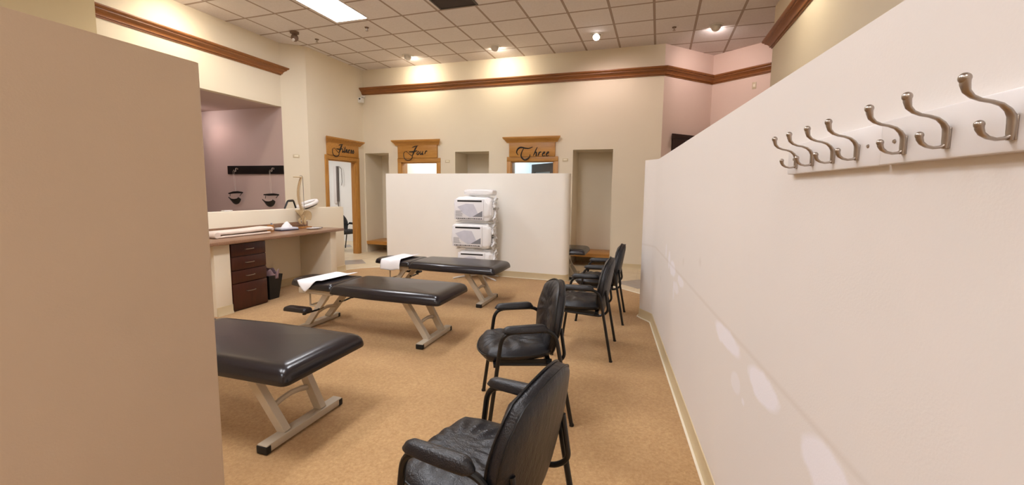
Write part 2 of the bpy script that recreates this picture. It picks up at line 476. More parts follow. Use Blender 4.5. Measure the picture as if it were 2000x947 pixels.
# baseboards
BP = [(0, 0), (.018, 0), (.014, .012), (.006, .03), (.005, .1), (0, .103)]
BP2 = BP
moulding('baseboard_back', 'base', [(-5.648, BY), (-5.41, BY)], 0, BP, left=False)
moulding('baseboard_back_right', 'base', [(-.737, BY), (.12, BY), (1.0, 8.93)], 0, BP, left=False)
moulding('baseboard_back_middle', 'base', [(-3.244, BY), (-2.84, BY)], 0, BP, left=False)
moulding('baseboard_niche_left', 'base', [(-6.27, BY+.62), (-5.648, BY+.62)], 0, BP, left=False)
moulding('baseboard_niche_right', 'base', [(-1.497, BY+.62), (-.737, BY+.62)], 0, BP, left=False)

# --------------------------------------------------------------- partitions
# right partition, local X from its far end towards the viewer
RA = Vector((.054, 4.731)); RB = Vector((.32, 2.129)); RD = (RB-RA).normalized()
PATCH = [(1.05, .89, .06, .085, .6), (1.25, .85, .16, .065, .7), (.85, .94, .04, .07, .45), (1.62, .825, .14, .04, .6), (1.45, .74, .12, .05, .5), (1.35, .70, .04, .09, .4),
         (2.79, .82, .22, .05, .8), (3.22, .80, .15, .058, .85), (3.64, .785, .13, .078, .8), (2.95, .69, .07, .045, .4), (3.05, .66, .02, .015, .5)]
MAT['rp'] = rpmat()
rp = MB()
loc = [(-.26, -.085), (-.25, -.112), (-.215, -.122), (-.14, -.085), (-.06, -.03), (0, 0), (8.0, 0), (8.0, .13), (0, .13), (-.2, .13), (-.255, .08)]
# local y positive = away from the room side (to the right)
rp.prism(loc, 0, 1.815)
rpo = rp.build('wall_partition_right', 'rp', kind='structure', smooth=50)
ang = math.atan2(RD.y, RD.x)
# local frame: X -> RD, Y -> right side of the wall (+x world)
rpm = Matrix.Identity(4); rpm[0][0], rpm[1][0] = RD.x, RD.y; rpm[0][1], rpm[1][1] = -RD.y, RD.x; rpm[0][3], rpm[1][3] = RA.x, RA.y
rpo.matrix_world = rpm
def rp_pt(s, off, z):   # off towards the room
    v = rpm @ Vector((s, -off, z)); return v
bb = [rp_pt(a, -b, 0) for a, b in [(-.2, .13), (-.255, .08), (-.26, -.085), (-.25, -.112), (-.215, -.122), (-.14, -.085), (-.06, -.03), (0, 0), (8, 0)]]
moulding('baseboard_right', ['base'], [(v.x, v.y) for v in bb], .008, BP, left=False)
m = MB(); m.tube([(*(Vector((v.x, v.y))+Vector((o.x, o.y))*.02), .012) for v, o in zip(bb, mitre_dirs([(v.x, v.y) for v in bb], False))], .008, 6)
m.build('baseboard_right_lip', 'base_tip', kind='structure')
# left partition close to the viewpoint
LX = -1.277; LY = .917
m = MB(); m.prism([(LX, -3.3), (LX, LY-.012), (LX-.004, LY-.004), (LX-.012, LY), (LX-.118, LY), (LX-.13, LY-.012), (LX-.13, -3.3)], 0, 1.81)
m.build('wall_partition_left', 'tan', kind='structure', smooth=50)
# middle partition
m = MB()
def arc(cx, cy, r, a0, a1, n=6): return [(cx+r*cos(a0+(a1-a0)*i/n), cy+r*sin(a0+(a1-a0)*i/n)) for i in range(n+1)]
out = [(-4.70, 6.60)]+arc(-4.66, 6.56+.03, .03, PI, 1.5*PI, 4)+[(-1.40, 6.50)]+arc(-1.36, 6.60, .10, -PI/2, 0, 6)+arc(-1.30, 6.66, .04, 0, PI/2, 3)+[(-4.70, 6.70)]
m.prism(out, 0, 1.742); m.build('wall_partition_middle', 'offwhite', kind='structure', smooth=50)
moulding('baseboard_middle', 'base', [(-4.70, 6.62)]+[(-4.66, 6.56), (-1.40, 6.50)]+arc(-1.36, 6.60, .10, -PI/2, 0, 6), .008, BP, left=False)
m = MB(); m.tube([(-4.66, 6.545, .012), (-1.40, 6.48, .012), (-1.33, 6.49, .012), (-1.27, 6.54, .012), (-1.25, 6.6, .012)], .006, 6); m.build('baseboard_middle_lip', 'base_tip', kind='structure')
# half wall and counter supports
m = MB(); m.box(-5.27, -5.15, 2.7, 6.0, 0, 1.145, bev=.012); m.build('wall_half', 'cream', kind='structure')
m = MB(); m.box(-5.15, -4.57, 5.03, 5.15, 0, .815, bev=.006); m.build('wall_counter_far', 'cream', kind='structure')
m = MB(); m.box(-5.15, -4.58, 3.30, 3.485, 0, .815, bev=.006); m.build('wall_counter_near', 'cream', kind='structure')
moulding('baseboard_left', 'base', [(-4.58, 3.30), (-4.58, 3.485)], .008, BP, left=False)
moulding('baseboard_knee', 'base', [(-5.15, 3.5), (-5.15, 5.03), (-4.57, 5.03), (-4.57, 5.15), (-5.15, 5.15), (-5.15, 6.0), (-5.27, 6.0)], .008, BP, left=False)
wt = MB(); wt.box(-5.149, -4.49, 2.85, 5.24, .815, .855, bev=.012)
wto = wt.build('countertop', 'laminate')
tag(wto, 'long brown laminate countertop with a backsplash against the half wall', 'countertop')
MB().box(-5.149, -5.13, 2.85, 5.18, .855, .945, bev=.004).build('backsplash', 'laminate', wto)

# drawer cabinet
cab = empty('drawer_cabinet', (-4.6, 3.72, 0))
tag(cab, 'dark brown pedestal with four drawers and silver pulls under the counter', 'cabinet')
MB().box(-.48, 0, -.232, .232, .01, .813, bev=.003).build('body', 'darkwood', cab)
zz = [.02, .335, .49, .65, .808]
for i in range(4):
    d = MB().box(.001, .02, -.222, .222, zz[i]+.006, zz[i+1]-.006, bev=.003).build('drawer', 'darkwood', cab)
    zc = (zz[i]+zz[i+1])/2+(.05 if i == 0 else 0)
    MB().tube([(.02, -.055, zc), (.038, -.05, zc), (.045, -.03, zc), (.046, 0, zc), (.045, .03, zc), (.038, .05, zc), (.02, .055, zc)], .0045, 8).build('handle', 'nickel', d)
# bin
binr = empty('waste_bin', (-4.77, 4.12, .008))
tag(binr, 'slim black waste bin with a liner beside the dark drawer pedestal', 'bin')
m = MB(); pr_ = lambda w, d: [(-w, -d), (w, -d), (w, d), (-w, d)]
vs = []
for (w, d, z) in ((.10, .07, 0), (.14, .105, .32), (.13, .095, .32), (.09, .06, .01)): vs += [(x, y, z) for x, y in pr_(w, d)]
fs = [(3, 2, 1, 0), (12, 13, 14, 15)]+[(4*k+i, 4*k+(i+1) % 4, 4*k+4+(i+1) % 4, 4*k+4+i) for k in range(3) for i in range(4)]
m.add(vs, fs); m.build('bucket', 'rubber', binr, bevel=.008)
m = MB(); m.grid(lambda u, v: Vector(((.14+.01*v+.008*sin(u*37))*(cos(2*PI*u)*1.0), (.105+.01*v)*sin(2*PI*u), .27+.09*v*(1+.35*sin(u*23)+.2*sin(u*51)))), 40, 5)
m.build('liner', plain('mauve_bin_liner', '9A8088', .35), binr, solid=.002)

# ------------------------------------------------------------------ door cases with signs
def strokes(parent, sets, fn, rad=.0078):
    m = MB()
    for pts, w in sets:
        # resample smoothly (Catmull-Rom)
        P = [Vector(p) for p in pts]; out = []
        for i in range(len(P)-1):
            a, b, c, d = P[max(i-1, 0)], P[i], P[i+1], P[min(i+2, len(P)-1)]
            for k in range(4):
                t = k/4; out.append(.5*((2*b)+(c-a)*t+(2*a-5*b+4*c-d)*t*t+(3*b-a-3*c+d)*t**3))
        out.append(P[-1]); n = len(out)
        rs = [rad*w*(.45+.75*sin(PI*i/(n-1))) for i in range(n)]
        m.tube([fn(p.x, p.y) for p in out], rs, 6)
    return m.build('lettering', 'ink', parent)
# all strokes in sign units (about 0.107 m), y grows downwards
def cap_f(x, y):
    return [([(x+.5, y+1.0), (x+1.0, y+1.25), (x+1.5, y+1.7), (x+2.0, y+2.0), (x+1.9, y+2.4), (x+1.4, y+2.75), (x+.8, y+2.8), (x+.2, y+2.45), (x, y+1.9), (x+.05, y+1.3), (x+.5, y+1.0), (x+.9, y+1.1)], .9),
            ([(x+3.15, y), (x+2.75, y+.5), (x+2.4, y+1.2), (x+2.0, y+2.0)], 1.8), ([(x+1.2, y+1.1), (x+2.2, y+1.1), (x+3.2, y+.9)], 1.7), ([(x+2.0, y+.25), (x+2.6, y+.05), (x+3.4, y-.1)], 1.2)]
def low(ch, x, b):
    t = b-.62
    S = {'o': ([[(x+.38, t), (x+.1, b-.3), (x+.1, b-.02), (x+.35, b-.02), (x+.52, b-.35), (x+.38, t)]], .68),
         'u': ([[(x+.15, t), (x+.0, b-.15), (x+.15, b), (x+.45, b-.3), (x+.55, t)], [(x+.55, t), (x+.42, b-.1), (x+.52, b), (x+.66, b-.15)]], .86),
         'r': ([[(x+.2, t), (x+.03, b)], [(x+.1, b-.3), (x+.35, t+.02), (x+.55, t+.08)]], .62),
         'e': ([[(x+.1, b-.26), (x+.42, b-.42), (x+.38, t), (x+.12, b-.35), (x+.1, b-.04), (x+.3, b), (x+.5, b-.14)]], .6),
         'h': ([[(x+.62, b-1.35), (x+.3, b-.7), (x, b)], [(x+.1, b-.25), (x+.4, t+.02), (x+.5, b-.4), (x+.4, b-.02), (x+.62, b-.15)]], .7),
         'i': ([[(x+.2, t), (x+.05, b-.05), (x+.18, b), (x+.38, b-.25)], [(x+.3, t-.3), (x+.34, t-.24)]], .4),
         'v': ([[(x+.1, t+.05), (x+.2, t+.02), (x+.16, b), (x+.35, b-.25), (x+.5, t), (x+.6, t+.1)]], .6),
         't': ([[(x+.42, b-1.1), (x+.1, b-.15), (x+.2, b), (x+.4, b-.2)], [(x+.12, b-.75), (x+.52, b-.78)]], .45),
         'n': ([[(x+.15, t), (x, b)], [(x+.05, b-.3), (x+.38, t+.02), (x+.3, b-.1), (x+.42, b), (x+.6, b-.2)]], .62),
         's': ([[(x+.05, b-.1), (x+.3, t), (x+.42, b-.25), (x+.2, b), (x+.02, b-.06)]], .5)}
    ps, w = S[ch]; return [(p, 1.25) for p in ps], w
def word(s, x, b, k=1.25):
    out = []
    for ch in s:
        ps, w = low(ch, 0, b)
        out += [([(x+(p[0])*k, b+(p[1]-b)*k) for p in P], W) for P, W in ps]
        x += w*k+.02
    return out
def casing(name, o0, o1, h0, h1, c0, c1, ztop, hz, cz, ax, off, jamb, mk, rise=.085):
    """ax: 'y' wall faces -y at y=off ; 'x' wall faces +x at x=off ; 'd' custom matrix"""
    root = empty(name); root['kind'] = 'structure'
    cw = .085
    def bx(n, mat, a0, a1, d0, d1, z0, z1, bev=.004):
        if ax == 'y': b = (a0, a1, off-d1, off-d0, z0, z1)
        else: b = (off+d0, off+d1, a0, a1, z0, z1)
        return MB().box(*b, bev=bev).build(n, mat, root)
    for (a0, a1) in ((o0-cw, o0), (o1, o1+cw)):
        bx('casing', 'oak_z', a0, a1, -.001, .022, 0, ztop)
    bx('casing', 'oak', o0-cw, o1+cw, -.001, .026, ztop, ztop+.09)
    # jambs lining the opening
    bx('jamb', 'oak_z', o0-.001, o0+.018, -jamb-.08, 0, 0, ztop, .001); bx('jamb', 'oak_z', o1-.018, o1+.001, -jamb, 0, 0, ztop, .001)
    bx('jamb', 'oak', o0, o1, -jamb, 0, ztop-.018, ztop, .001)
    bx('sign_board', 'oak', h0, h1, -.001, .045, ztop+.09, hz, .003)
    prof = [(0, -.025), (.052, -.025), (.056, -.008), (.068, .004), (.086, .028), (.104, .040), (.106, .052), (.118, .056), (.12, rise), (0, rise)]
    path = [(h0, off), (h1, off)] if ax == 'y' else [(off, h0), (off, h1)]
    moulding('cornice', 'oak', path, hz, prof, left=False, kind=None, parent=root, ret=(True, True))
    return root
d4 = casing('door_1', D4[0], D4[1], -5.385, -4.42, 0, 0, DZ, 2.44, 0, 'y', BY, .12, None)
d3 = casing('door_2', D3[0], D3[1], -2.79, -1.845, 0, 0, DZ, 2.44, 0, 'y', BY, .12, None)
d5 = casing('door_3', 6.93, 7.77, 6.90, 7.815, 0, 0, DZ, 2.41, 0, 'x', -6.3, .12, None)
yl = BY-.048
s4 = lambda X, Y: (-5.484+(765-771+X*8.45)*.01255, yl, 2.515-(265-275+Y*8.45)*.01255)
fF = cap_f(3.1, 2.35)
strokes(d4, fF+word('our', 6.15, 4.02, 1.15), s4)
s3 = lambda X, Y: (-2.878+(980-988+X*8.98)*.01255+.01, yl, 2.52-(260-269+Y*8.98)*.01255)
tT = [([(3.3, 4.1), (3.0, 3.6), (3.25, 3.0), (3.8, 2.75), (4.6, 2.9), (5.3, 2.95), (5.95, 2.7)], 1.7), ([(4.3, 2.95), (3.95, 3.6), (3.85, 4.3), (4.3, 4.85), (4.9, 4.85), (5.4, 4.4), (5.5, 4.0)], 1.6)]
strokes(d3, tT+word('hree', 6.1, 4.3, 1.15), s3)
# the left sign faces +x; runs along y
s5 = lambda X, Y: (-6.3+.048, 7.02+(X-3.1)*.0915, 2.40-(Y-2.1)*.093)
strokes(d5, cap_f(3.1, 2.35)+word('itness', 6.15, 4.02, 1.25), s5, .0075)
# dark door case on the angled wall, only its corner shows
root = empty('door_4'); root['kind'] = 'structure'
u = Vector((1, 1, 0)).normalized(); nn = Vector((1, -1, 0)).normalized()
o0 = Vector((.12, 8.05, 0))
def dgm(a0, a1, d0, d1, z0, z1, n, mat):
    P = [o0+u*a+nn*d for a, d in ((a0, d0), (a1, d0), (a1, d1), (a0, d1))]
    m = MB(); m.prism([(p.x, p.y) for p in P], z0, z1); return m.build(n, mat, root, bevel=.004)
dgm(.25, 1.19, -.001, .05, 2.13, 2.44, 'sign_board', 'nearblack_wood')
dgm(.20, .29, -.001, .024, 0, 2.13, 'casing', 'nearblack_wood'); dgm(1.13, 1.22, -.001, .024, 0, 2.13, 'casing', 'nearblack_wood')
dgm(.29, 1.13, -.001, .01, 0, 2.13, 'door_leaf', 'darkwood')
pth = [(o0+u*.25), (o0+u*1.19)]
moulding('cornice', 'nearblack_wood', [(p.x, p.y) for p in pth], 2.44, [(0, 0), (.05, 0), (.055, .02), (.07, .03), (.09, .05), (.11, .055), (.115, .085), (0, .085)], left=False, kind=None, parent=root, ret=(True, True))
# door leaf standing open in the middle room
leaf = empty('door_5', (-1.90, 8.19, 0), math.radians(137)); leaf['kind'] = 'structure'
m = MB(); W_ = .84
m.box(0, .12, -.02, .02, .01, 2.03); m.box(W_-.14, W_, -.02, .02, .01, 2.03); m.box(.12, W_-.14, -.02, .02, 1.86, 2.03); m.box(.12, W_-.14, -.02, .02, .01, .4)
m.build('leaf_frame', 'greydoor', leaf, bevel=.003)
box_obj('glass_pane', 'glass_lite', (.12, W_-.14, -.006, .006, .4, 1.86), leaf)

# benches in the niches
def bench(x0, x1, lab):
    r = empty('niche_bench', ((x0+x1)/2, BY, 0)); w = (x1-x0)/2-.004
    tag(r, lab, 'bench', None)
    MB().box(-w, w, -.025, .612, .235, .265, bev=.005).build('seat', 'oak', r)
    MB().box(-w, w, -.018, .0, .19, .236, bev=.003).build('apron', 'oak', r)
    return r
bench(*niches[0], 'low oak bench board in the niche beside the left doorway')
bench(*niches[2], 'low oak bench board in the tall niche right of the sign Three')

# plates and devices
def plate(loc, rz, lab, w=.11, h=.06):
    o = empty('wall_plate', loc, rz); tag(o, lab, 'wall plate')
    MB().box(-w/2, w/2, -.008, .001, -h/2, h/2, bev=.003).build('cover', 'plate', o)
    MB().box(-w*.3, w*.3, -.011, -.007, -h*.22, h*.22, bev=.001).build('insert', 'base_tip', o)
plate((-4.19, BY, 2.066), 0, 'small ivory wall plate between the sign Four and the middle niche')
plate((-1.645, BY, 2.072), 0, 'small ivory wall plate just right of the sign Three')
plate((-6.46, 6.31, 2.06), math.radians(-49)+PI/2*0+math.radians(90), 'small ivory wall plate between the alcove and the left doorway')
ad = math.atan2(PC[1]-PB[1], PC[0]-PB[0])
plate((1.655, 8.473, 3.375), ad, 'small white upright wall plate below the crown on the rosy wall', .07, .115)
# corner security camera
cc = empty('security_camera', (-6.26, 7.99, 3.50)); tag(cc, 'small white security camera in the corner under the brown crown', 'camera')
MB().box(-.035, .03, -.01, .061, -.015, .03, bev=.004).build('bracket', 'white', cc)
MB().tube([(0, .0, 0), (.01, -.03, -.03)], .009, 8).build('arm', 'ceil_dark', cc)
MB().box(-.05, .045, -.10, .0, -.14, -.03, bev=.01).build('body', 'white', cc)
MB().lathe([(0, 0), (.018, 0), (.018, .012), (0, .012)], seg=14, M=Matrix.Translation((.01, -.098, -.065)) @ Matrix.Rotation(PI/2, 4, 'X')).build('lens', 'ink', cc)
# ceiling camera above the left wall
cm = empty('ceiling_camera', (-5.90, 5.83, CZ)); tag(cm, 'beige camera hanging from the ceiling near the left wall', 'camera')
MB().lathe([(0, 0), (.07, 0), (.07, -.03), (.04, -.045), (0, -.045)], seg=20).build('mount', 'ceil_dark', cm)
MB().ball((0, 0, -.10), .06).build('head', 'ceil_dark', cm)
MB().lathe([(0, .0), (.022, 0), (.022, .03), (0, .03)], seg=14, M=Matrix.Translation((.02, -.04, -.14)) @ Matrix.Rotation(2.2, 4, 'X')).build('lens', 'white_gloss', cm)
def sprinkler(x, y, lab):
    s = empty('sprinkler_head', (x, y, CZ)); tag(s, lab, 'sprinkler', None)
    MB().lathe([(0, 0), (.035, 0), (.03, -.01), (.012, -.012), (0, -.012)], seg=18).build('escutcheon', 'ceil_dark', s)
    MB().lathe([(0, -.012), (.012, -.012), (.01, -.045), (.024, -.05), (.024, -.055), (0, -.055)], seg=14).build('nozzle', 'nickel', s)
sprinkler(-4.58, 6.0, 'small dark sprinkler head just past the bright ceiling panel')
sprinkler(.226, 7.31, 'small dark sprinkler head near the right-hand spotlights')
sprinkler(-5.80, 6.22, 'short dark sprinkler stub beside the ceiling camera')

# --------------------------------------------------------------- lights
def troffer(cx, cy, lab, st, w=.60, l=1.21, col=(.945, .955, 1.0)):
    t = empty('ceiling_light_panel', (cx, cy, CZ)); tag(t, lab, 'ceiling light', None)
    m = MB(); fw = .02
    m.box(-w/2, w/2, -l/2, -l/2+fw, -.012, .0); m.box(-w/2, w/2, l/2-fw, l/2, -.012, 0); m.box(-w/2, -w/2+fw, -l/2+fw, l/2-fw, -.012, 0); m.box(w/2-fw, w/2, -l/2+fw, l/2-fw, -.012, 0)
    m.build('frame', 'white_gloss', t)
    box_obj('diffuser', emis('glowing_diffuser_%.2f_%.2f' % (cx, cy), col, st), (-w/2+fw, w/2-fw, -l/2+fw, l/2-fw, -.006, -.001), t)
TST = 16
troffer(-4.60, 5.08, 'bright white rectangular ceiling panel light over the left tables', TST)
for (x, y, l_) in ((-3.38, .8, 'rectangular ceiling panel light left of the tan partition'), (-2.16, 3.85, 'unseen panel light added to brighten the room above the middle treatment table'),
                   (-2.16, 1.2, 'rectangular ceiling panel light above the nearest treatment table'), (-2.16, -1.6, 'rectangular ceiling panel light behind the tan partition, towards the rear wall'),
                   (.28, -2.0, 'unseen panel light added to brighten the passage behind the viewpoint')):
    troffer(x, y, l_, TST)  # all out of view; middle-table and passage panels are added for extra brightness
def spot(loc, target, power, col, size=1.2, blend=.8, r=.04):
    d = bpy.data.lights.new('spot', 'SPOT'); d.energy = power; d.color = col; d.spot_size = size; d.spot_blend = blend; d.shadow_soft_size = r
    o = bpy.data.objects.new('spot_lamp', d); C.objects.link(o); o.location = loc
    o.rotation_euler = (Vector(target)-Vector(loc)).to_track_quat('-Z', 'Y').to_euler(); return o
def area(loc, rot, sx, sy, power, col):
    d = bpy.data.lights.new('area', 'AREA'); d.shape = 'RECTANGLE'; d.size = sx; d.size_y = sy; d.energy = power; d.color = col
    o = bpy.data.objects.new('area_lamp', d); C.objects.link(o); o.location = loc; o.rotation_euler = rot; return o
def can(x, y, z, aim, lab, power, col, glow, face=None, size=2.2):
    c = empty('ceiling_spotlight', (x, y, z)); tag(c, lab, 'spotlight', None)
    MB().lathe([(.070, .002), (.112, .002), (.112, -.005), (.098, -.012), (.078, -.010), (.070, .002)], seg=28).build('trim_ring', 'white', c)
    a = Vector(face or aim)-Vector((x, y, z-.018)); q = a.to_track_quat('-Z', 'Y').to_matrix().to_4x4()
    T = Matrix.Translation((0, 0, -.018)) @ q; R0 = .074; cut = math.radians(50)
    prof = [(R0*sin(cut+(PI-cut)*i/12), -R0*cos(cut+(PI-cut)*i/12)) for i in range(13)]
    MB().lathe([(.050, -.040)]+prof, seg=26, M=T).build('eyeball', 'white', c, smooth=60)
    MB().lathe([(0, -.046), (.030, -.045), (.0515, -.0415), (.0515, -.039), (0, -.039)], seg=26, M=T).build('lamp_face', glow, c)
    p = Vector((x, y, z))+a.normalized()*.075
    spot(p, aim, power, col, size, .9)
g_warm = emis('warm_lamp_glow', (1, .9, .72), 160); g_face = emis('plain_lamp_glow', (1, .93, .9), 14); g_rose = emis('rosy_lamp_glow', (1, .88, .84), 110)
WARM = (1, .87, .60); ROSE = (1, .84, .82)
can(-4.73, 7.43, CZ, (-4.73, 8.05, 3.45), 'leftmost glowing spotlight in the row along the back wall', 13, WARM, g_warm, face=(-4.73, 8.05, 3.82))
can(-2.87, 7.38, CZ, (-2.87, 8.05, 3.45), 'second glowing spotlight from the left along the back wall', 13, WARM, g_warm, face=(-2.87, 8.05, 3.82))
can(-1.01, 7.30, CZ, (-.85, 7.95, 2.9), 'small round spotlight shining straight at the view', 34, (1, .80, .76), g_face, face=(-.9, 6.6, 3.3))
can(.85, 7.41, CZ, (1.1, 8.6, 3.2), 'rightmost spotlight, half dome over the rosy corner', 20, (1, .78, .72), g_rose, face=(1.0, 8.6, 3.7))
can(-5.95, 4.3, CZ, (-6.62, 4.35, 3.0), 'spotlight washing the left wall above the alcove', 18, WARM, g_warm)
can(.93, 5.2, CZ, (1.55, 5.2, 3.0), 'spotlight washing the yellow wall on the right', 8, (1, .82, .50), g_warm)
can(-8.45, 5.55, 2.95, (-7.95, 6.17, 2.0), 'rosy spotlight inside the alcove', 6, (1, .68, .6), g_rose, size=1.5)
area((-8.6, 7.8, 2.66), (0, 0, 0), 1.2, .6, 24, (1, .98, .96))
area((-4.85, 9.6, 2.66), (0, 0, 0), .6, 1.2, 16, (1, .97, .92))
area((-2.4, 9.6, 2.66), (0, 0, 0), .6, 1.2, 13, (.66, .84, 1))
for (x, y, n) in ((-8.6, 7.8, 'left'), (-4.85, 9.6, 'middle'), (-2.4, 9.6, 'right')):
    t = empty('room_ceiling_light', (x, y, 2.7)); tag(t, 'flat ceiling light of the %s exam room' % n, 'ceiling light')
    MB().box(-.62 if n == 'left' else -.31, .62 if n == 'left' else .31, -.31 if n == 'left' else -.62, .31 if n == 'left' else .62, -.025, 0, bev=.004).build('housing', 'white_gloss', t)
# return air grille
v = empty('return_air_grille', (-2.775, 5.41, CZ)); tag(v, 'dark square return air grille in the ceiling', 'vent')
m = MB(); w = .30; f = .025
m.box(-w, w, -w, -w+f, -.014, 0); m.box(-w, w, w-f, w, -.014, 0); m.box(-w, -w+f, -w+f, w-f, -.014, 0); m.box(w-f, w, -w+f, w-f, -.014, 0); m.build('frame', 'ventm', v, bevel=.002)
m = MB()
for i in range(26): y = -w+f+.01+i*.0208; m.bar((-w+f, y, -.006), (w-f, y, -.006), .014, .0025, (0, .5, 1))
m.build('louvres', 'ventm', v); box_obj('backing', 'rubber', (-w+f, w-f, -w+f, w-f, -.002, -.0005), v)

# ------------------------------------------------------------------ treatment tables
def rounded_pts(pts, r, n=5):
    out = []; N = len(pts)
    for i in range(N):
        p = Vector(pts[i]); a = (Vector(pts[i-1])-p); b = (Vector(pts[(i+1) % N])-p)
        ra = min(r, a.length*.45, b.length*.45); pa = p+a.normalized()*ra; pb = p+b.normalized()*ra
        for k in range(n+1):
            t = k/n; out.append((1-t)**2*pa+2*t*(1-t)*p+t*t*pb)
    return out
def cushion(m, outline, z0, z1, rc=.07, edge=.03, crown=.008):
    """upholstered slab: plan outline with rounded corners and rolled edges"""
    base = rounded_pts(outline, rc); n = len(base)
    cen = Vector(((max(p[0] for p in base)+min(p[0] for p in base))/2, 0)); cen.y = (max(p[1] for p in base)+min(p[1] for p in base))/2
    h = z1-z0
    prof = [(edge*.35, 0), (.002, .02*h), (0, .12*h), (edge*.04, .32*h), (edge*.16, .56*h), (edge*.42, .78*h), (edge*.85, .93*h), (edge*1.3, 1.0*h)]
    rings = []
    hx = max(abs(p[0]-cen.x) for p in base); hy = max(abs(p[1]-cen.y) for p in base)
    def inset(d):
        return [Vector((cen.x+(p[0]-cen.x)*(1-d/hx), cen.y+(p[1]-cen.y)*(1-d/hy))) for p in base]
    for d, z in prof: rings.append([m.bm.verts.new((p.x, p.y, z0+z)) for p in inset(d)])
    for s_ in (.92, .78, .6, .4, .2, .05):
        P = inset(edge*1.3); rings.append([m.bm.verts.new((cen.x+(p.x-cen.x)*s_, cen.y+(p.y-cen.y)*s_, z1+crown*(1-s_*s_))) for p in P])
    for A, B in zip(rings, rings[1:]):
        for i in range(n): m.bm.faces.new((A[i], A[(i+1) % n], B[(i+1) % n], B[i]))
    m.bm.faces.new(rings[-1]); m.bm.faces.new(rings[0][::-1])
def make_table():
    t = empty('treatment_table')
    # local: x along the table, 0 at the foot-end feet; head end towards -x; y across
    m = MB(); cushion(m, [(.215, -.318), (.215, .318), (-.50, .33), (-1.00, .285), (-1.03, -.0), (-1.00, -.285), (-.50, -.33)], .425, .517, .045, .055)
    m.build('body_cushion', 'vinyl', t, smooth=60)
    m = MB()
    # head piece slopes slightly up out of the body gap
    cushion(m, [(-.985, -.265), (-.985, .265), (-1.25, .25), (-1.60, .15), (-1.645, 0), (-1.60, -.15), (-1.25, -.25)], .442, .508, .04, .035)
    m.build('head_cushion', 'vinyl', t, smooth=60)
    m = MB(); m.box(-1.02, .02, -.20, .20, .395, .427, bev=.004); m.build('frame', 'table_metal', t)
    m = MB(); m.box(-1.44, -1.03, -.205, .205, .385, .444, bev=.006)
    for y in (-.12, .12): m.tube([(-1.38, y, .39), (-1.38, y, .235)], .009, 8)
    m.tube([(-1.38, -.12, .235), (-1.22, -.12, .235)], .009, 8); m.tube([(-1.38, -.12, .24), (-1.38, .12, .24)], .009, 8)
    m.build('head_support', 'table_metal', t)
    for (fx, tx) in ((0, -.22), (-1.40, -1.11)):
        b = MB(); b.box(fx-.034, fx+.034, -.285, .285, .010, .054, bev=.004); bo = b.build('foot_bar', 'table_metal', t)
        for s in (-1, 1):
            e = MB(); e.box(fx-.036, fx+.036, s*.274-.016, s*.274+.016, .004, .048, bev=.004); e.build('end_cap', 'rubber', bo)
        for s in (-1, 1):
            l = MB(); l.bar((fx, s*.135, .045), (tx, s*.165, .40), .045, .056, (1, 0, 0)); l.build('leg', 'table_metal', t, bevel=.003)
        fr = .42; mx = fx+(tx-fx)*fr; mz = .045+.355*fr
        c = MB()
        c.tube([(mx, -.14, mz-.02), (mx, -.07, mz+.0), (mx, 0, mz+.008), (mx, .07, mz), (mx, .14, mz-.02)], .014, 8, sq=(1, 1.3)); c.build('crossbar', 'table_metal', t)
    for s in (-1, 1):
        a = MB(); cushion(a, [(-1.46, s*.34-.055), (-1.46, s*.34+.055), (-1.18, s*.34+.055), (-1.18, s*.34-.055)], .245, .285, .03, .014, .003)
        ao = a.build('arm_pad', 'vinyl', t, smooth=60)
        b = MB(); b.tube([(-1.24, s*.34, .215), (-1.24, s*.34, .246)], .018, 10); b.tube([(-1.24, s*.34, .225), (-1.22, s*.2, .225), (-1.22, s*.12, .235)], .01, 8); b.build('arm_bracket', 'black_metal', ao)
    return t
tb = make_table()
TP = [(-1.965, 1.895, 0, .008, 'nearest black padded treatment table, half hidden by the tan partition'),
      (-1.96, 3.485, 0, .008, 'black padded treatment table in the middle, paper sheet on its headrest'),
      (-1.99, 4.905, 0, .008, 'black padded treatment table nearest the stacked pillow packs'),
      (-1.22, 6.975, 0, 0, 'black padded treatment table mostly hidden behind the middle partition')]
for i, (x, y, r, z, lab) in enumerate(TP):
    o = tb if i == 0 else copy_tree(tb)
    o.location = (x, y, z); o.rotation_euler = (0, 0, r); o.scale = (1, 1, 1)
    tag(o, lab, 'treatment table', 'treatment tables')
# paper sheets over two headrests
def sheet(x, y, lab, front, shape):
    o = empty('paper_sheet', (x, y, .008)); tag(o, lab, 'paper sheet', 'paper sheets on headrests')
    m = MB()
    def fn(u, v):
        # u along the table (0 head side), v across from the far edge to the hanging front edge
        hang = front*(max(0, 1-abs(u-.42)*2.3) if shape else 1)
        L = .47+hang; d = v*L; xx = -1.43+.30*u+(.05*(1-v) if shape else 0)
        y = .245-d; z = .5215+.004*sin(u*9)+(.014 if u > .6 else 0)*(u-.6)*2.5
        if y < -.225:
            q = -.225-y; y = -.225-.045*(1-math.exp(-q*22))-.006*sin(u*8)*min(1, q*12); z -= max(0, q-.014)
        return Vector((xx, y, z))
    m.grid(fn, 16, 34)
    return m.build('sheet', 'paper', o, solid=.0015)
sheet(-1.96, 3.485, 'white paper sheet with a hanging point on the middle table headrest', .12, 1)
sheet(-1.99, 4.905, 'white paper sheet hanging over the front of the farthest table headrest', .15, 0)

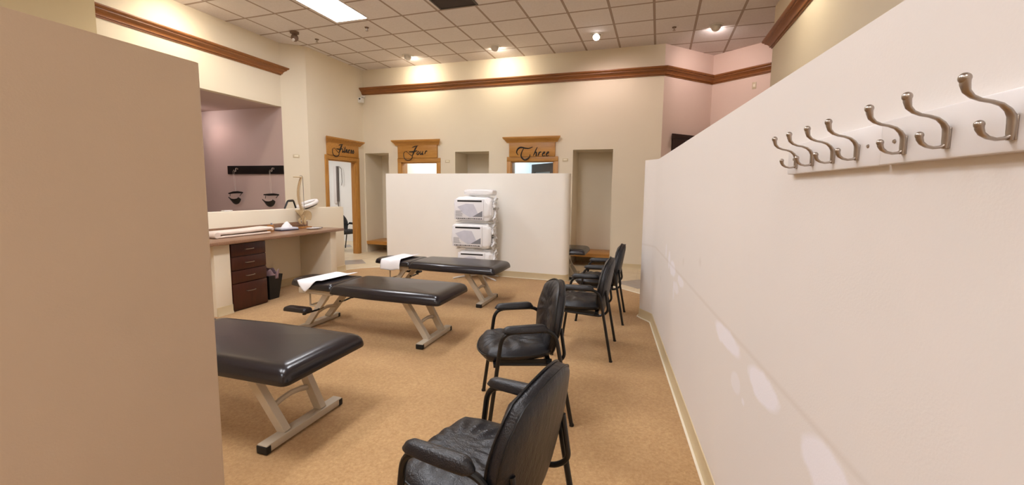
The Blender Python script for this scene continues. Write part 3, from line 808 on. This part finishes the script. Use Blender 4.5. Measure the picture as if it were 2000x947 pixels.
# ------------------------------------------------------------------ guest chairs
def bez(pts, r=.06, n=5):
    """round the inner corners of a 3-D polyline"""
    P = [Vector(p) for p in pts]; out = [P[0]]
    for i in range(1, len(P)-1):
        a = P[i-1]-P[i]; b = P[i+1]-P[i]; ra = min(r, a.length*.45, b.length*.45)
        pa = P[i]+a.normalized()*ra; pb = P[i]+b.normalized()*ra
        for k in range(n+1):
            t = k/n; out.append((1-t)**2*pa+2*t*(1-t)*P[i]+t*t*pb)
    out.append(P[-1]); return out
def gather(u, v):
    """creases radiating from the seam towards the cushion centre, u across (-1..1), v along (0..1)"""
    r = math.hypot(u, (v-.62)*1.6); a = math.atan2((v-.62)*1.6, u)
    g = sin(a*13+2.2*noise.noise(Vector((u*3, v*3, 0))))*math.exp(-((r-.42)/.26)**2)
    return g
def pad(m, fn_top, fn_bot, nu=30, nv=30):
    """closed cushion from a top and a bottom surface over a superellipse plan"""
    T = m.grid(fn_top, nu, nv); B = m.grid(fn_bot, nu, nv)
    bd = [(i, 0) for i in range(nu)]+[(nu, j) for j in range(nv)]+[(i, nv) for i in range(nu, 0, -1)]+[(0, j) for j in range(nv, 0, -1)]
    for k in range(len(bd)):
        a, b = bd[k], bd[(k+1) % len(bd)]
        try: m.bm.faces.new((T[a[0]][a[1]], T[b[0]][b[1]], B[b[0]][b[1]], B[a[0]][a[1]]))
        except ValueError: pass
def sq2disc(u, v, p=.35):
    """square (-1..1) to rounded square"""
    x = u*math.sqrt(max(0, 1-p*v*v)); y = v*math.sqrt(max(0, 1-p*u*u)); return x, y
def make_chair():
    c = empty('guest_chair')
    AH = .605
    for s in (-1, 1):
        m = MB(); w = s*.262
        m.tube(bez([(-.245, w, .0), (-.165, s*.255, AH), (.155, s*.255, AH+.005), (.27, w, .0)], .075, 7), .0125, 10)
        m.tube([(-.245, w, 0), (-.245, w, .012)], .015, 10); m.tube([(.27, w, 0), (.27, w, .012)], .015, 10)
        m.build('side_frame', 'black_metal', c)
        a = MB()
        def tp(u, v, s=s):
            x, y = sq2disc(2*u-1, 2*v-1, .36); k = 1-max(abs(2*u-1)**10, abs(2*v-1)**4)
            return Vector((-.030+x*.140, s*.255+y*.031, AH+.012+.032*k+.005*x))
        def bt(u, v, s=s):
            x, y = sq2disc(2*u-1, 2*v-1, .36); k = 1-max(abs(2*u-1)**10, abs(2*v-1)**4)
            return Vector((-.030+x*.140, s*.255+y*.031, AH+.008-.012*k))
        pad(a, tp, bt, 18, 10); a.build('armrest', 'leather', c, smooth=60)
    # seat frame
    m = MB()
    for s in (-1, 1):
        m.bar((-.20, s*.20, .405), (.15, s*.20, .395), .012, .03)
        m.tube(bez([(-.20, s*.20, .395), (.17, s*.20, .375), (.232, s*.205, .42), (.205, s*.20, .60)], .06, 7), .011, 10)
    m.bar((-.20, -.255, .405), (-.20, .255, .405), .03, .02); m.bar((.13, -.255, .395), (.13, .255, .395), .03, .02)
    m.build('seat_frame', 'black_metal', c)
    # seat cushion
    m = MB()
    def st(u, v):
        U, V = 2*u-1, 2*v-1; x, y = sq2disc(U, V, .36); k = 1-max(abs(U), abs(V))**6
        wd = .250-.02*(x+1)/2
        z = .447+.050*k+.0075*gather(y*.9, (1-x)/2*.9+.05)*k
        if x < -.6: z -= .018*((-.6-x)/.4)**2
        return Vector((-.055+x*.245, y*wd, z))
    def sb(u, v):
        U, V = 2*u-1, 2*v-1; x, y = sq2disc(U, V, .36); k = 1-max(abs(U), abs(V))**8
        return Vector((-.055+x*.240, y*(.24-.02*(x+1)/2), .432-.032*k-(.010 if x < -.6 else 0)))
    pad(m, st, sb, 34, 34); so = m.build('seat', 'leather', c, smooth=70)
    m = MB(); P = []
    for i in range(60):
        a = 2*PI*i/60; U, V = cos(a), sin(a); mx = max(abs(U), abs(V)); U, V = U/mx, V/mx; x, y = sq2disc(U, V, .36)
        P.append((-.055+x*.246, y*(.246-.02*(x+1)/2), .450-(.018*((-.6-x)/.4)**2 if x < -.6 else 0)))
    m.tube(P, .0045, 6, closed=True); m.build('piping', 'piping', so)
    # backrest, tilted; outline like a rounded shield
    tilt = .17
    def bp(U, V, d):   # U across, V up (-1..1), d thickness direction (+ = rear)
        x, y = sq2disc(U, V, .38)
        hw = .25*(1-.17*max(0, y)**2-.34*max(0, -y)**1.6)
        up = .246*(y+1); zz = .375+up*cos(tilt)+0; xx = .158+up*sin(tilt)
        curve = .035*(x*x)
        return Vector((xx-curve+d*cos(tilt), x*hw, zz-d*sin(tilt)))
    m = MB()
    def ft(u, v):
        U, V = 2*u-1, 2*v-1; k = 1-max(abs(U), abs(V))**6
        return bp(U, V, -.018-.036*k-.007*gather(U*.9, (V+1)/2)*k)
    def bk(u, v):
        U, V = 2*u-1, 2*v-1; k = 1-max(abs(U), abs(V))**10
        return bp(U, V, .018+.016*k)
    pad(m, ft, bk, 34, 34); bo = m.build('backrest', 'leather', c, smooth=70)
    m = MB(); P = []; Q = []
    for i in range(64):
        a = 2*PI*i/64; U, V = cos(a), sin(a); mx = max(abs(U), abs(V)); U, V = U/mx, V/mx
        P.append(bp(U*1.008, V*1.008, -.019)); Q.append(bp(U*1.004, V*1.004, .021))
    m.tube(P, .0045, 6, closed=True); m.tube(Q, .0035, 6, closed=True); m.build('piping', 'piping', bo)
    return c
ch = make_chair()
CH = [(-.528, 1.325, -.18, 'nearest black leather armchair, its back turned to the view'),
      (-.775, 2.54, .45, 'second black leather armchair, angled towards the padded tables'),
      (-.555, 3.745, .02, 'third black leather armchair, directly behind the angled one'),
      (-.526, 4.79, .03, 'farthest black leather armchair at the end of the row')]
for i, (x, y, r, lab) in enumerate(CH):
    o = ch if i == 0 else copy_tree(ch)
    o.location = (x, y, .008); o.rotation_euler = (0, 0, r); tag(o, lab, 'chair', 'black armchairs along the right partition')
o = copy_tree(ch); o.location = (-7.0, 8.12, 0); o.rotation_euler = (0, 0, PI-.2)
tag(o, 'black armchair standing inside the room behind the left doorway', 'chair')

# ------------------------------------------------------------------ coat hooks
def rail(s0, s1, hooks, lab, proj=.018, zoff=0):
    r = empty('coat_hook_rail'); r.matrix_world = rpm @ Matrix.Translation((s0, 0, 0)); tag(r, lab, 'hook rail', 'white hook rails on the right partition')
    L = s1-s0
    MB().box(0, L, -proj, .001, 1.509+zoff, 1.591+zoff, bev=.003).build('board', 'white_gloss', r)
    for s in ((.02, L-.06) if L > .3 else (.03,)):
        MB().lathe([(0, 0), (.004, 0), (.003, .002), (0, .002)], seg=10, M=Matrix.Translation((s+.02, -proj-.0005, 1.55)) @ Matrix.Rotation(PI/2, 4, 'X')).build('screw', 'nickel', r)
    for h in hooks:
        hx = h-s0; y0 = -proj
        q = empty('hook', (0, 0, 0)) if False else None
        m = MB()
        # section path in (out, z): ball tip, neck, swoop into the plate, plate foot
        top = [(.060, 1.603), (.0595, 1.597), (.057, 1.588), (.050, 1.581), (.040, 1.5765), (.028, 1.574), (.017, 1.570), (.009, 1.563), (.0045, 1.555), (.0035, 1.547), (.0035, 1.535), (.0035, 1.524)]
        rad = [.0062, .0060, .0048, .0036, .0030, .0030, .0034, .0042, .0050, .0052, .0050, .0040]
        m.tube([(hx, y0-a, z) for a, z in top], rad, 12, sq=(1.25, .8))
        lo = [(.0385, 1.5435), (.038, 1.539), (.035, 1.533), (.028, 1.528), (.019, 1.5255), (.010, 1.5265), (.004, 1.530), (.003, 1.536)]
        m.tube([(hx, y0-a, z) for a, z in lo], [.0052, .0050, .0040, .0031, .0028, .0030, .0034, .0034], 12, sq=(1.2, .85))
        m.ball((hx, y0-.0605, 1.6045), .0072, 14); m.ball((hx, y0-.0388, 1.5448), .0058, 14)
        m.box(hx-.006, hx+.006, y0-.003, y0+.0005, 1.524, 1.556, bev=.001)
        m.build('hook', 'nickel', r, smooth=60)
def sp(x, y): return (Vector((x, y))-RA).dot(RD)
S = [sp(.382, 1.345), sp(.392, 1.251), sp(.402, 1.152), sp(.411, 1.057), sp(.426, .912), sp(.436, .817), sp(.447, .711), sp(.457, .612)]
rail(sp(.376, 1.405), sp(.419, .984), S[:4], 'farther white board with four nickel hooks on the right partition')
rail(sp(.42, .980), sp(.46, .55), S[4:], 'nearer white board with large nickel hooks at the right edge', .021, .0005)

# ------------------------------------------------------------------ pillow packs on a wire rack
rk = empty('wire_display_rack', (-2.72, 6.22, .008)); tag(rk, 'white wire display rack holding pillow packs against the middle partition', 'rack')
m = MB(); m.tube([(0, .20, .03), (0, .20, 1.30)], .014, 10); m.build('pole', 'white', rk)
m = MB()
m.tube(bez([(-.34, -.16, .012), (-.27, .0, .014), (0, .19, .03), (.27, .0, .014), (.38, -.10, .012)], .12, 6), .013, 10)
m.tube(bez([(-.30, .23, .012), (0, .20, .03), (.30, .23, .012)], .1, 6), .013, 10); m.build('base', 'white', rk)
for z in (.50, .94):
    m = MB()
    for x in (-.28, -.14, 0, .14, .28): m.tube([(x, .20, z), (x, -.15, z)], .004, 6)
    m.tube([(-.3, -.15, z), (.3, -.15, z)], .005, 6); m.tube([(-.3, .20, z), (.3, .20, z)], .005, 6); m.tube([(-.3, -.15, z), (-.3, .20, z)], .005, 6); m.tube([(.3, -.15, z), (.3, .20, z)], .005, 6)
    m.build('shelf', 'white', rk)
m = MB()
for x in (-.22, 0, .22): m.tube([(x, .20, .13), (x, -.15, .13)], .004, 6)
m.tube([(-.3, -.15, .13), (.3, -.15, .13)], .005, 6); m.tube([(-.3, .20, .13), (.3, .20, .13)], .005, 6); m.build('shelf', 'white', rk)
def pack(x, y, z, w, d, h, rz, seed, lab, label=True):
    o = empty('pillow_pack', (x, y, z), rz); tag(o, lab, 'pillow pack', 'wrapped pillow packs')
    m = MB(); n = 30
    prof = []
    def fn(u, v):
        # closed rounded box by superquadric angles
        a = (u*2-1)*PI; b = (v-.5)*PI
        e1, e2 = .42, .26
        f = lambda t, e: math.copysign(abs(t)**e, t)
        X = f(cos(b), e1)*f(cos(a), e2); Y = f(cos(b), e1)*f(sin(a), e2); Z = f(sin(b), e1)
        nz = noise.noise(Vector((X*2.2+seed, Y*3, Z*2.2)))*.034+noise.noise(Vector((X*7+seed, Y*7, Z*7)))*.022+noise.noise(Vector((X*17+seed, Y*17, Z*17)))*.010
        k = 1+nz*1.9+.02*max(0, noise.noise(Vector((X*16+seed, Y*16, Z*16))))
        return Vector((X*w/2*k, Y*d/2*k, h/2+Z*h/2*k))
    m.grid(fn, 72, 36); bmesh.ops.remove_doubles(m.bm, verts=m.bm.verts[:], dist=1e-4)
    m.build('wrapping', 'plastic_bag', o, smooth=60)
    if label:
        yf = -d/2-.010; x0, x1 = -w*.45, w*.30; z0, z1 = h*.09, h*.90
        lb = MB().box(x0, x1, yf-.004, yf+.02, z0, z1, bev=.002).build('label_card', 'paper', o)
        W = x1-x0; hh = z1-z0; yy = yf-.0055
        MB().box(x0+W*.10, x1-W*.06, yy, yy+.003, z1-hh*.13, z1-hh*.05).build('print_bar', 'ink', lb)
        m = MB(); rr = random.Random(seed)
        # wordmark-like broken line at the foot
        xx = x0+W*.06
        while xx < x1-W*.06:
            l_ = rr.uniform(.01, .04); m.box(xx, min(xx+l_, x1-W*.05), yy, yy+.003, z0+hh*.03, z0+hh*.07); xx += l_+.008
        m.build('print_line', 'ink', lb)
        Mx = Matrix.Translation((0, yy+.003, 0)) @ Matrix.Rotation(PI/2, 4, 'X')
        MB().prism([(x0+W*.10, z0+hh*.62), (x0+W*.40, z0+hh*.78), (x0+W*.66, z0+hh*.76), (x0+W*.86, z0+hh*.16), (x0+W*.52, z0+hh*.12), (x0+W*.30, z0+hh*.30)], 0, .002, M=Mx).build('print_picture', 'lilac', lb)
        MB().prism([(x0+W*.62, z0+hh*.14), (x0+W*.96, z0+hh*.44), (x0+W*.96, z0+hh*.14)], 0, .0026, M=Mx).build('print_corner', 'greyink', lb)
        m = MB()
        for k in range(6):
            zq = z0+hh*(.40-.05*k); m.box(x0+W*.04, x0+W*rr.uniform(.22, .30), yy, yy+.003, zq, zq+.006)
        m.build('print_text', 'greyink', lb)
        # side print
        m = MB(); xs = w/2+.004
        for k in range(7):
            zq = h*(.75-.08*k)
            for q in range(3):
                y0 = -d*.3+q*d*.18; m.box(xs-.01, xs, y0, y0+d*rr.uniform(.06, .13), zq, zq+.012)
        m.build('side_print', 'greyink' if seed % 2 else 'ink', o)
    if label:
        m = MB(); rr = random.Random(seed+5)
        for k in range(5):
            zc = h*(.12+.19*k); xs = w/2-.01; ang0 = rr.uniform(0, 6)
            def tuft(u, v, zc=zc, a0=ang0, k=k):
                a = 2*PI*u; q = .012+.030*v*(1+.5*sin(a*4+a0)); return Vector((xs+.045*v+.012*v*sin(a*3+a0), -d*.25+.10*((k*7) % 3)/2+q*cos(a), zc+q*sin(a)*1.3))
            m.grid(tuft, 16, 4)
        m.build('gathered_film', 'plastic_bag', o, smooth=40, solid=.001)
    return o
pack(-2.735, 6.215, .955, .66, .30, .40, .04, 3, 'topmost white wrapped pillow pack on the wire rack')
pack(-2.76, 6.205, .520, .68, .30, .41, .03, 8, 'middle white wrapped pillow pack on the wire rack')
pack(-2.70, 6.215, .150, .60, .30, .34, .05, 15, 'lowest white wrapped pillow pack behind the farthest table')
pk = pack(-2.66, 6.24, 1.374, .50, .24, .10, .05, 21, 'small plain white pack lying on top of the pillow stack', False)

# ------------------------------------------------------------------ things on the counter
# folded towel
tw = empty('folded_towel', (-4.93, 3.93, .856), math.radians(90)); tag(tw, 'long pale folded towel lying on the brown counter', 'towel')
m = MB()
def towel(z0, zt, L0, L1, w, k):
    def fn(u, v):
        a = 2*PI*v; e = .35; f = lambda t: math.copysign(abs(t)**e, t)
        x = L0+(L1-L0)*u
        zc = z0+zt/2+.012*max(0, (u-.55))*k
        return Vector((x, w/2*f(cos(a)), zc+zt/2*f(sin(a))))
    return fn
V = m.grid(towel(0, .026, -.40, .29, .26, 0), 20, 20)
V = m.grid(towel(.034, .040, -.41, .33, .25, 2), 20, 20)
# rolled fold at the near end
m.tube([(-.41, -.128, .037), (-.41, .128, .037)], .036, 16)
m.tube([(.29, -.12, .013), (.29, .12, .013)], .013, 8); m.tube([(.33, -.12, .056), (.33, .12, .056)], .020, 8)
m.build('towel', 'towel', tw, smooth=60)
# tissues in a tray
ts = empty('tissue_tray', (-4.97, 4.63, .856), math.radians(80)); tag(ts, 'white tray with a heap of tissues and dark base on the counter', 'tray')
MB().box(-.135, .135, -.08, .08, 0, .012, bev=.003).build('base', 'navy', ts)
MB().box(-.13, .13, -.077, .077, .012, .038, bev=.006).build('tray', 'lilac', ts)
m = MB()
def heap(u, v):
    a = 2*PI*u; r = (1-v)
    n = noise.noise(Vector((cos(a)*2.5*r, sin(a)*2.5*r, 3)))*.03+noise.noise(Vector((cos(a)*7*r, sin(a)*7*r, 9)))*.02
    return Vector((.075*r*cos(a)+n*.4, .055*r*sin(a), .036+.10*v**.8*(1-.1*v)+n*.6*(1-v*.4)))
m.grid(heap, 32, 14); bmesh.ops.remove_doubles(m.bm, verts=m.bm.verts[:], dist=1e-5); m.build('tissues', 'paper', ts, smooth=25)
# roll of brown tape next to the tray
rl = empty('brown_roll', (-5.03, 4.425, .856)); tag(rl, 'short brown roll standing between the towel and the tissues', 'roll')
MB().lathe([(.018, .0), (.040, 0), (.042, .01), (.042, .075), (.040, .085), (.018, .085), (.018, 0)], seg=24).build('roll', 'brown_card', rl)
bt = empty('small_bottle', (-5.095, 4.50, .856)); tag(bt, 'tiny white bottle with grey cap behind the tissues', 'bottle')
MB().lathe([(0, 0), (.020, 0), (.022, .01), (.022, .07), (.014, .08), (0, .08)], seg=18).build('bottle', 'white', bt)
MB().lathe([(0, .08), (.012, .08), (.012, .105), (0, .105)], seg=14).build('cap', 'greyink', bt)
ds = empty('dish', (-4.80, 4.96, .856)); tag(ds, 'flat white dish at the foot of the spine model', 'dish')
MB().lathe([(0, 0), (.07, 0), (.10, .010), (.104, .012), (.07, .006), (0, .005)], seg=28).build('dish', 'white_gloss', ds)
st_ = empty('black_pen', (-4.86, 5.10, .862), .4); tag(st_, 'thin black pen lying beside the white dish', 'pen')
MB().tube([(-.07, 0, 0), (.06, 0, 0), (.075, 0, 0)], [.005, .005, .001], 8).build('barrel', 'ink', st_)
# spine model
sm = empty('spine_model', (-5.04, 5.00, .856)); tag(sm, 'cream anatomical spine and pelvis model on a stand on the counter', 'spine model')
MB().box(-.07, .07, -.10, .10, 0, .02, bev=.006).build('stand_base', 'brown_card', sm)
m = MB(); m.tube([(.01, .02, .02), (.01, .015, .76)], .0035, 8); m.tube(bez([(.01, .015, .76), (.01, .0, .785), (.01, -.04, .78)], .02), .0035, 8); m.build('stand_rod', 'greydoor', sm)
curve = []
for i in range(25):
    t = i/24; z = .27+.49*t
    curve.append(Vector((.02, -.075-.035*sin(t*PI*1.0+.1)+.035*(1-t)**2*1.2+.045*t**3, z)))
m = MB()
for i, p in enumerate(curve):
    r = .024-.010*(i/24)
    m.lathe([(0, -.0065), (r, -.0065), (r*.88, 0), (r, .0065), (0, .0065)], (p.x, p.y, p.z), 14)
    if i < 24: pass
    m.tube([(p.x, p.y+r*.6, p.z), (p.x+.0, p.y+r*1.9, p.z-.010)], [.006, .003], 6)
    m.tube([(p.x-r*1.55, p.y+r*.6, p.z+.002), (p.x+r*1.55, p.y+r*.6, p.z+.002)], .0032, 6)
m.build('vertebrae', 'bone', sm, smooth=50)
m = MB()
for a, b in zip(curve, curve[1:]):
    c_ = (a+b)/2; m.lathe([(0, -.004), (.013, -.004), (.013, .004), (0, .004)], tuple(c_), 12)
m.build('discs', 'disc', sm)
m = MB()
# pelvis: two flared iliac wings, sacrum and ischia
for s in (-1, 1):
    def wing(u, v, s=s):
        a = -.5+u*2.5; r = .045+.065*v
        return Vector((s*(.02+.075*v+.012*sin(a*2)), -.04+r*cos(a)*.85+.02, .165+r*sin(a)*.95-.02*(1-v)))
    V = m.grid(wing, 14, 8)
    m.tube([(s*.045, .0, .15), (s*.055, -.02, .11), (s*.048, -.01, .07), (s*.03, .01, .06), (s*.012, .01, .10), (s*.04, .02, .13)], [.014, .016, .015, .011, .010, .010], 8)
m.tube([(.0, -.045, .27), (0, -.03, .23), (0, -.005, .18), (0, .0, .13), (0, -.01, .10)], [.030, .034, .026, .014, .006], 10, sq=(1.25, .7))
m.build('pelvis', 'bone', sm, smooth=60, solid=.006)
m = MB(); m.lathe([(0, 0), (.05, .0), (.055, .008), (.03, .014), (0, .014)], (.02, -.10, .755), 22); m.build('skull_plate', 'bone', sm)
# half-wall ledge things
rg = empty('white_ring_cushion', (-5.20, 5.28, 1.152)); tag(rg, 'oval white padded ring leaning on top of the half wall', 'ring cushion')
m = MB(); P = []
for i in range(40):
    a = 2*PI*i/40; P.append((.09*cos(a)-.02, .165*sin(a)*1.0, .055+.05*sin(a)+.0*cos(a)+.0))
m.tube(P, .030, 12, closed=True, sq=(1, 1)); m.build('ring', 'white_gloss', rg, smooth=70)
m = MB(); P = [(p[0]*1.0, p[1], p[2]-.034) for p in P]; m.tube(P, .012, 8, closed=True); m.build('underside', 'rubber', rg)
hb = empty('black_angled_handle', (-5.22, 4.95, 1.146)); tag(hb, 'black angled metal handle beside the white ring', 'handle')
MB().tube(bez([(0, -.105, 0), (0, -.045, .115), (0, .06, .12), (0, .10, .005)], .02, 3), .014, 4, sq=(.8, 1.2)).build('bracket', 'black_metal', hb)
sw = empty('white_puck', (-5.2, 3.95, 1.145)); tag(sw, 'small flat white box on the ledge below the alcove', 'box')
MB().box(-.03, .03, -.055, .055, 0, .016, bev=.004).build('case', 'white', sw)

# ------------------------------------------------------------------ alcove hook board and hanging head halters
hbz = empty('black_hook_board', (-7.32, 6.17, 1.795)); tag(hbz, 'long black board with two silver hooks on the alcove wall', 'hook board')
MB().box(-.70, .70, -.02, .001, -.08, .08, bev=.004).build('board', 'espresso', hbz)
for x in (-.44, .47):
    m = MB(); m.tube([(x, -.02, .03), (x, -.045, .035), (x, -.06, .01), (x, -.055, -.025), (x, -.07, -.035), (x, -.09, -.02), (x, -.095, .0)], .007, 8)
    m.lathe([(0, 0), (.02, 0), (.018, .006), (0, .006)], seg=14, M=Matrix.Translation((x, -.02, .02)) @ Matrix.Rotation(PI/2, 4, 'X')); m.build('hook', 'nickel', hbz, smooth=60)
def halter(x, z, lab, s):
    o = empty('head_halter', (x, 6.055, z)); tag(o, lab, 'traction halter', 'black halters hanging in the alcove')
    m = MB(); m.tube([(-.18, 0, -.01*s), (-.06, 0, .012), (.06, 0, .018), (.18, 0, .012)], [.012, .022, .022, .014], 8, sq=(.8, 1)); m.build('spreader_bar', 'black_metal', o)
    m = MB()
    def st2(u, v):
        a = PI*(1.02+.96*u); w = .016+.030*sin(PI*u)
        return Vector((.02*s+.125*cos(a), -.04+.09*(v-.5)*.6, -.085+.075*sin(a)*1.05-(v-.5)*w*2.2))
    m.grid(st2, 20, 6); m.build('chin_strap', 'espresso', o, solid=.012, smooth=60)
    m = MB(); m.tube([(-.14, 0, -.01), (-.125, -.02, -.06)], .005, 6); m.tube([(.16, 0, .0), (.145, -.03, -.05)], .006, 6); m.build('side_straps', 'black_metal', o)
    m = MB(); m.tube([(0, 0, .015), (-.02, -.0, .20), (-.035 if s > 0 else -.015, -.005, 1.775-z)], .0016, 6); m.tube([(.01, 0, .015), (.01, 0, .2), (.0, -.005, 1.775-z)], .0016, 6); m.build('cord', 'cord', o)
halter(-7.72, 1.345, 'left black halter hanging by cords from the alcove hook board', 1)
halter(-6.83, 1.315, 'right black halter hanging by cords from the alcove hook board', -1)

# ------------------------------------------------------------------ room behind the left doorway
cb = empty('tall_white_cabinet', (-9.15, 9.595, 0)); tag(cb, 'tall pale double cabinet seen through the left doorway', 'cabinet')
MB().box(-.5, .42, -.35, 0, 0, 2.15, bev=.01).build('body', 'white_gloss', cb)
for a, b in ((-.49, -.04), (-.03, .41)):
    d = MB().box(a, b, -.37, -.35, .06, 2.12, bev=.004).build('door', 'white', cb); MB().tube([(b-.05, -.37, 1.0), (b-.05, -.39, 1.05), (b-.05, -.39, 1.2), (b-.05, -.37, 1.25)], .006, 8).build('handle', 'nickel', d)
wc = empty('wall_diagnostic_unit', (-8.45, 9.6, 1.1)); tag(wc, 'narrow grey wall strip with a dangling cord seen through the left doorway', 'wall unit')
MB().box(-.06, .05, -.05, 0, -.05, .98, bev=.008).build('strip', 'white_gloss', wc)
MB().box(.04, .09, -.055, 0, .0, .98, bev=.004).build('edge_rail', 'greydoor', wc)
m = MB(); m.tube([(.07, -.05, .95), (.16, -.07, .97), (.24, -.07, .90), (.25, -.07, .55), (.22, -.06, .45)], .008, 8); m.tube([(.07, -.05, 0), (.10, -.06, -.15), (.08, -.06, -.3), (.12, -.06, -.42)], .014, 8); m.build('cord', 'greydoor', wc, smooth=60)

# ------------------------------------------------------------------ view settings
sc = bpy.context.scene
w = bpy.data.worlds.new('world'); sc.world = w; w.use_nodes = True
w.node_tree.nodes['Background'].inputs[0].default_value = (.9, .85, .8, 1); w.node_tree.nodes['Background'].inputs[1].default_value = .02
sc.view_settings.view_transform = 'Standard'; sc.view_settings.look = 'None'; sc.view_settings.gamma = 1
sc.view_settings.exposure = 0.82; sc.view_settings.use_curve_mapping = False
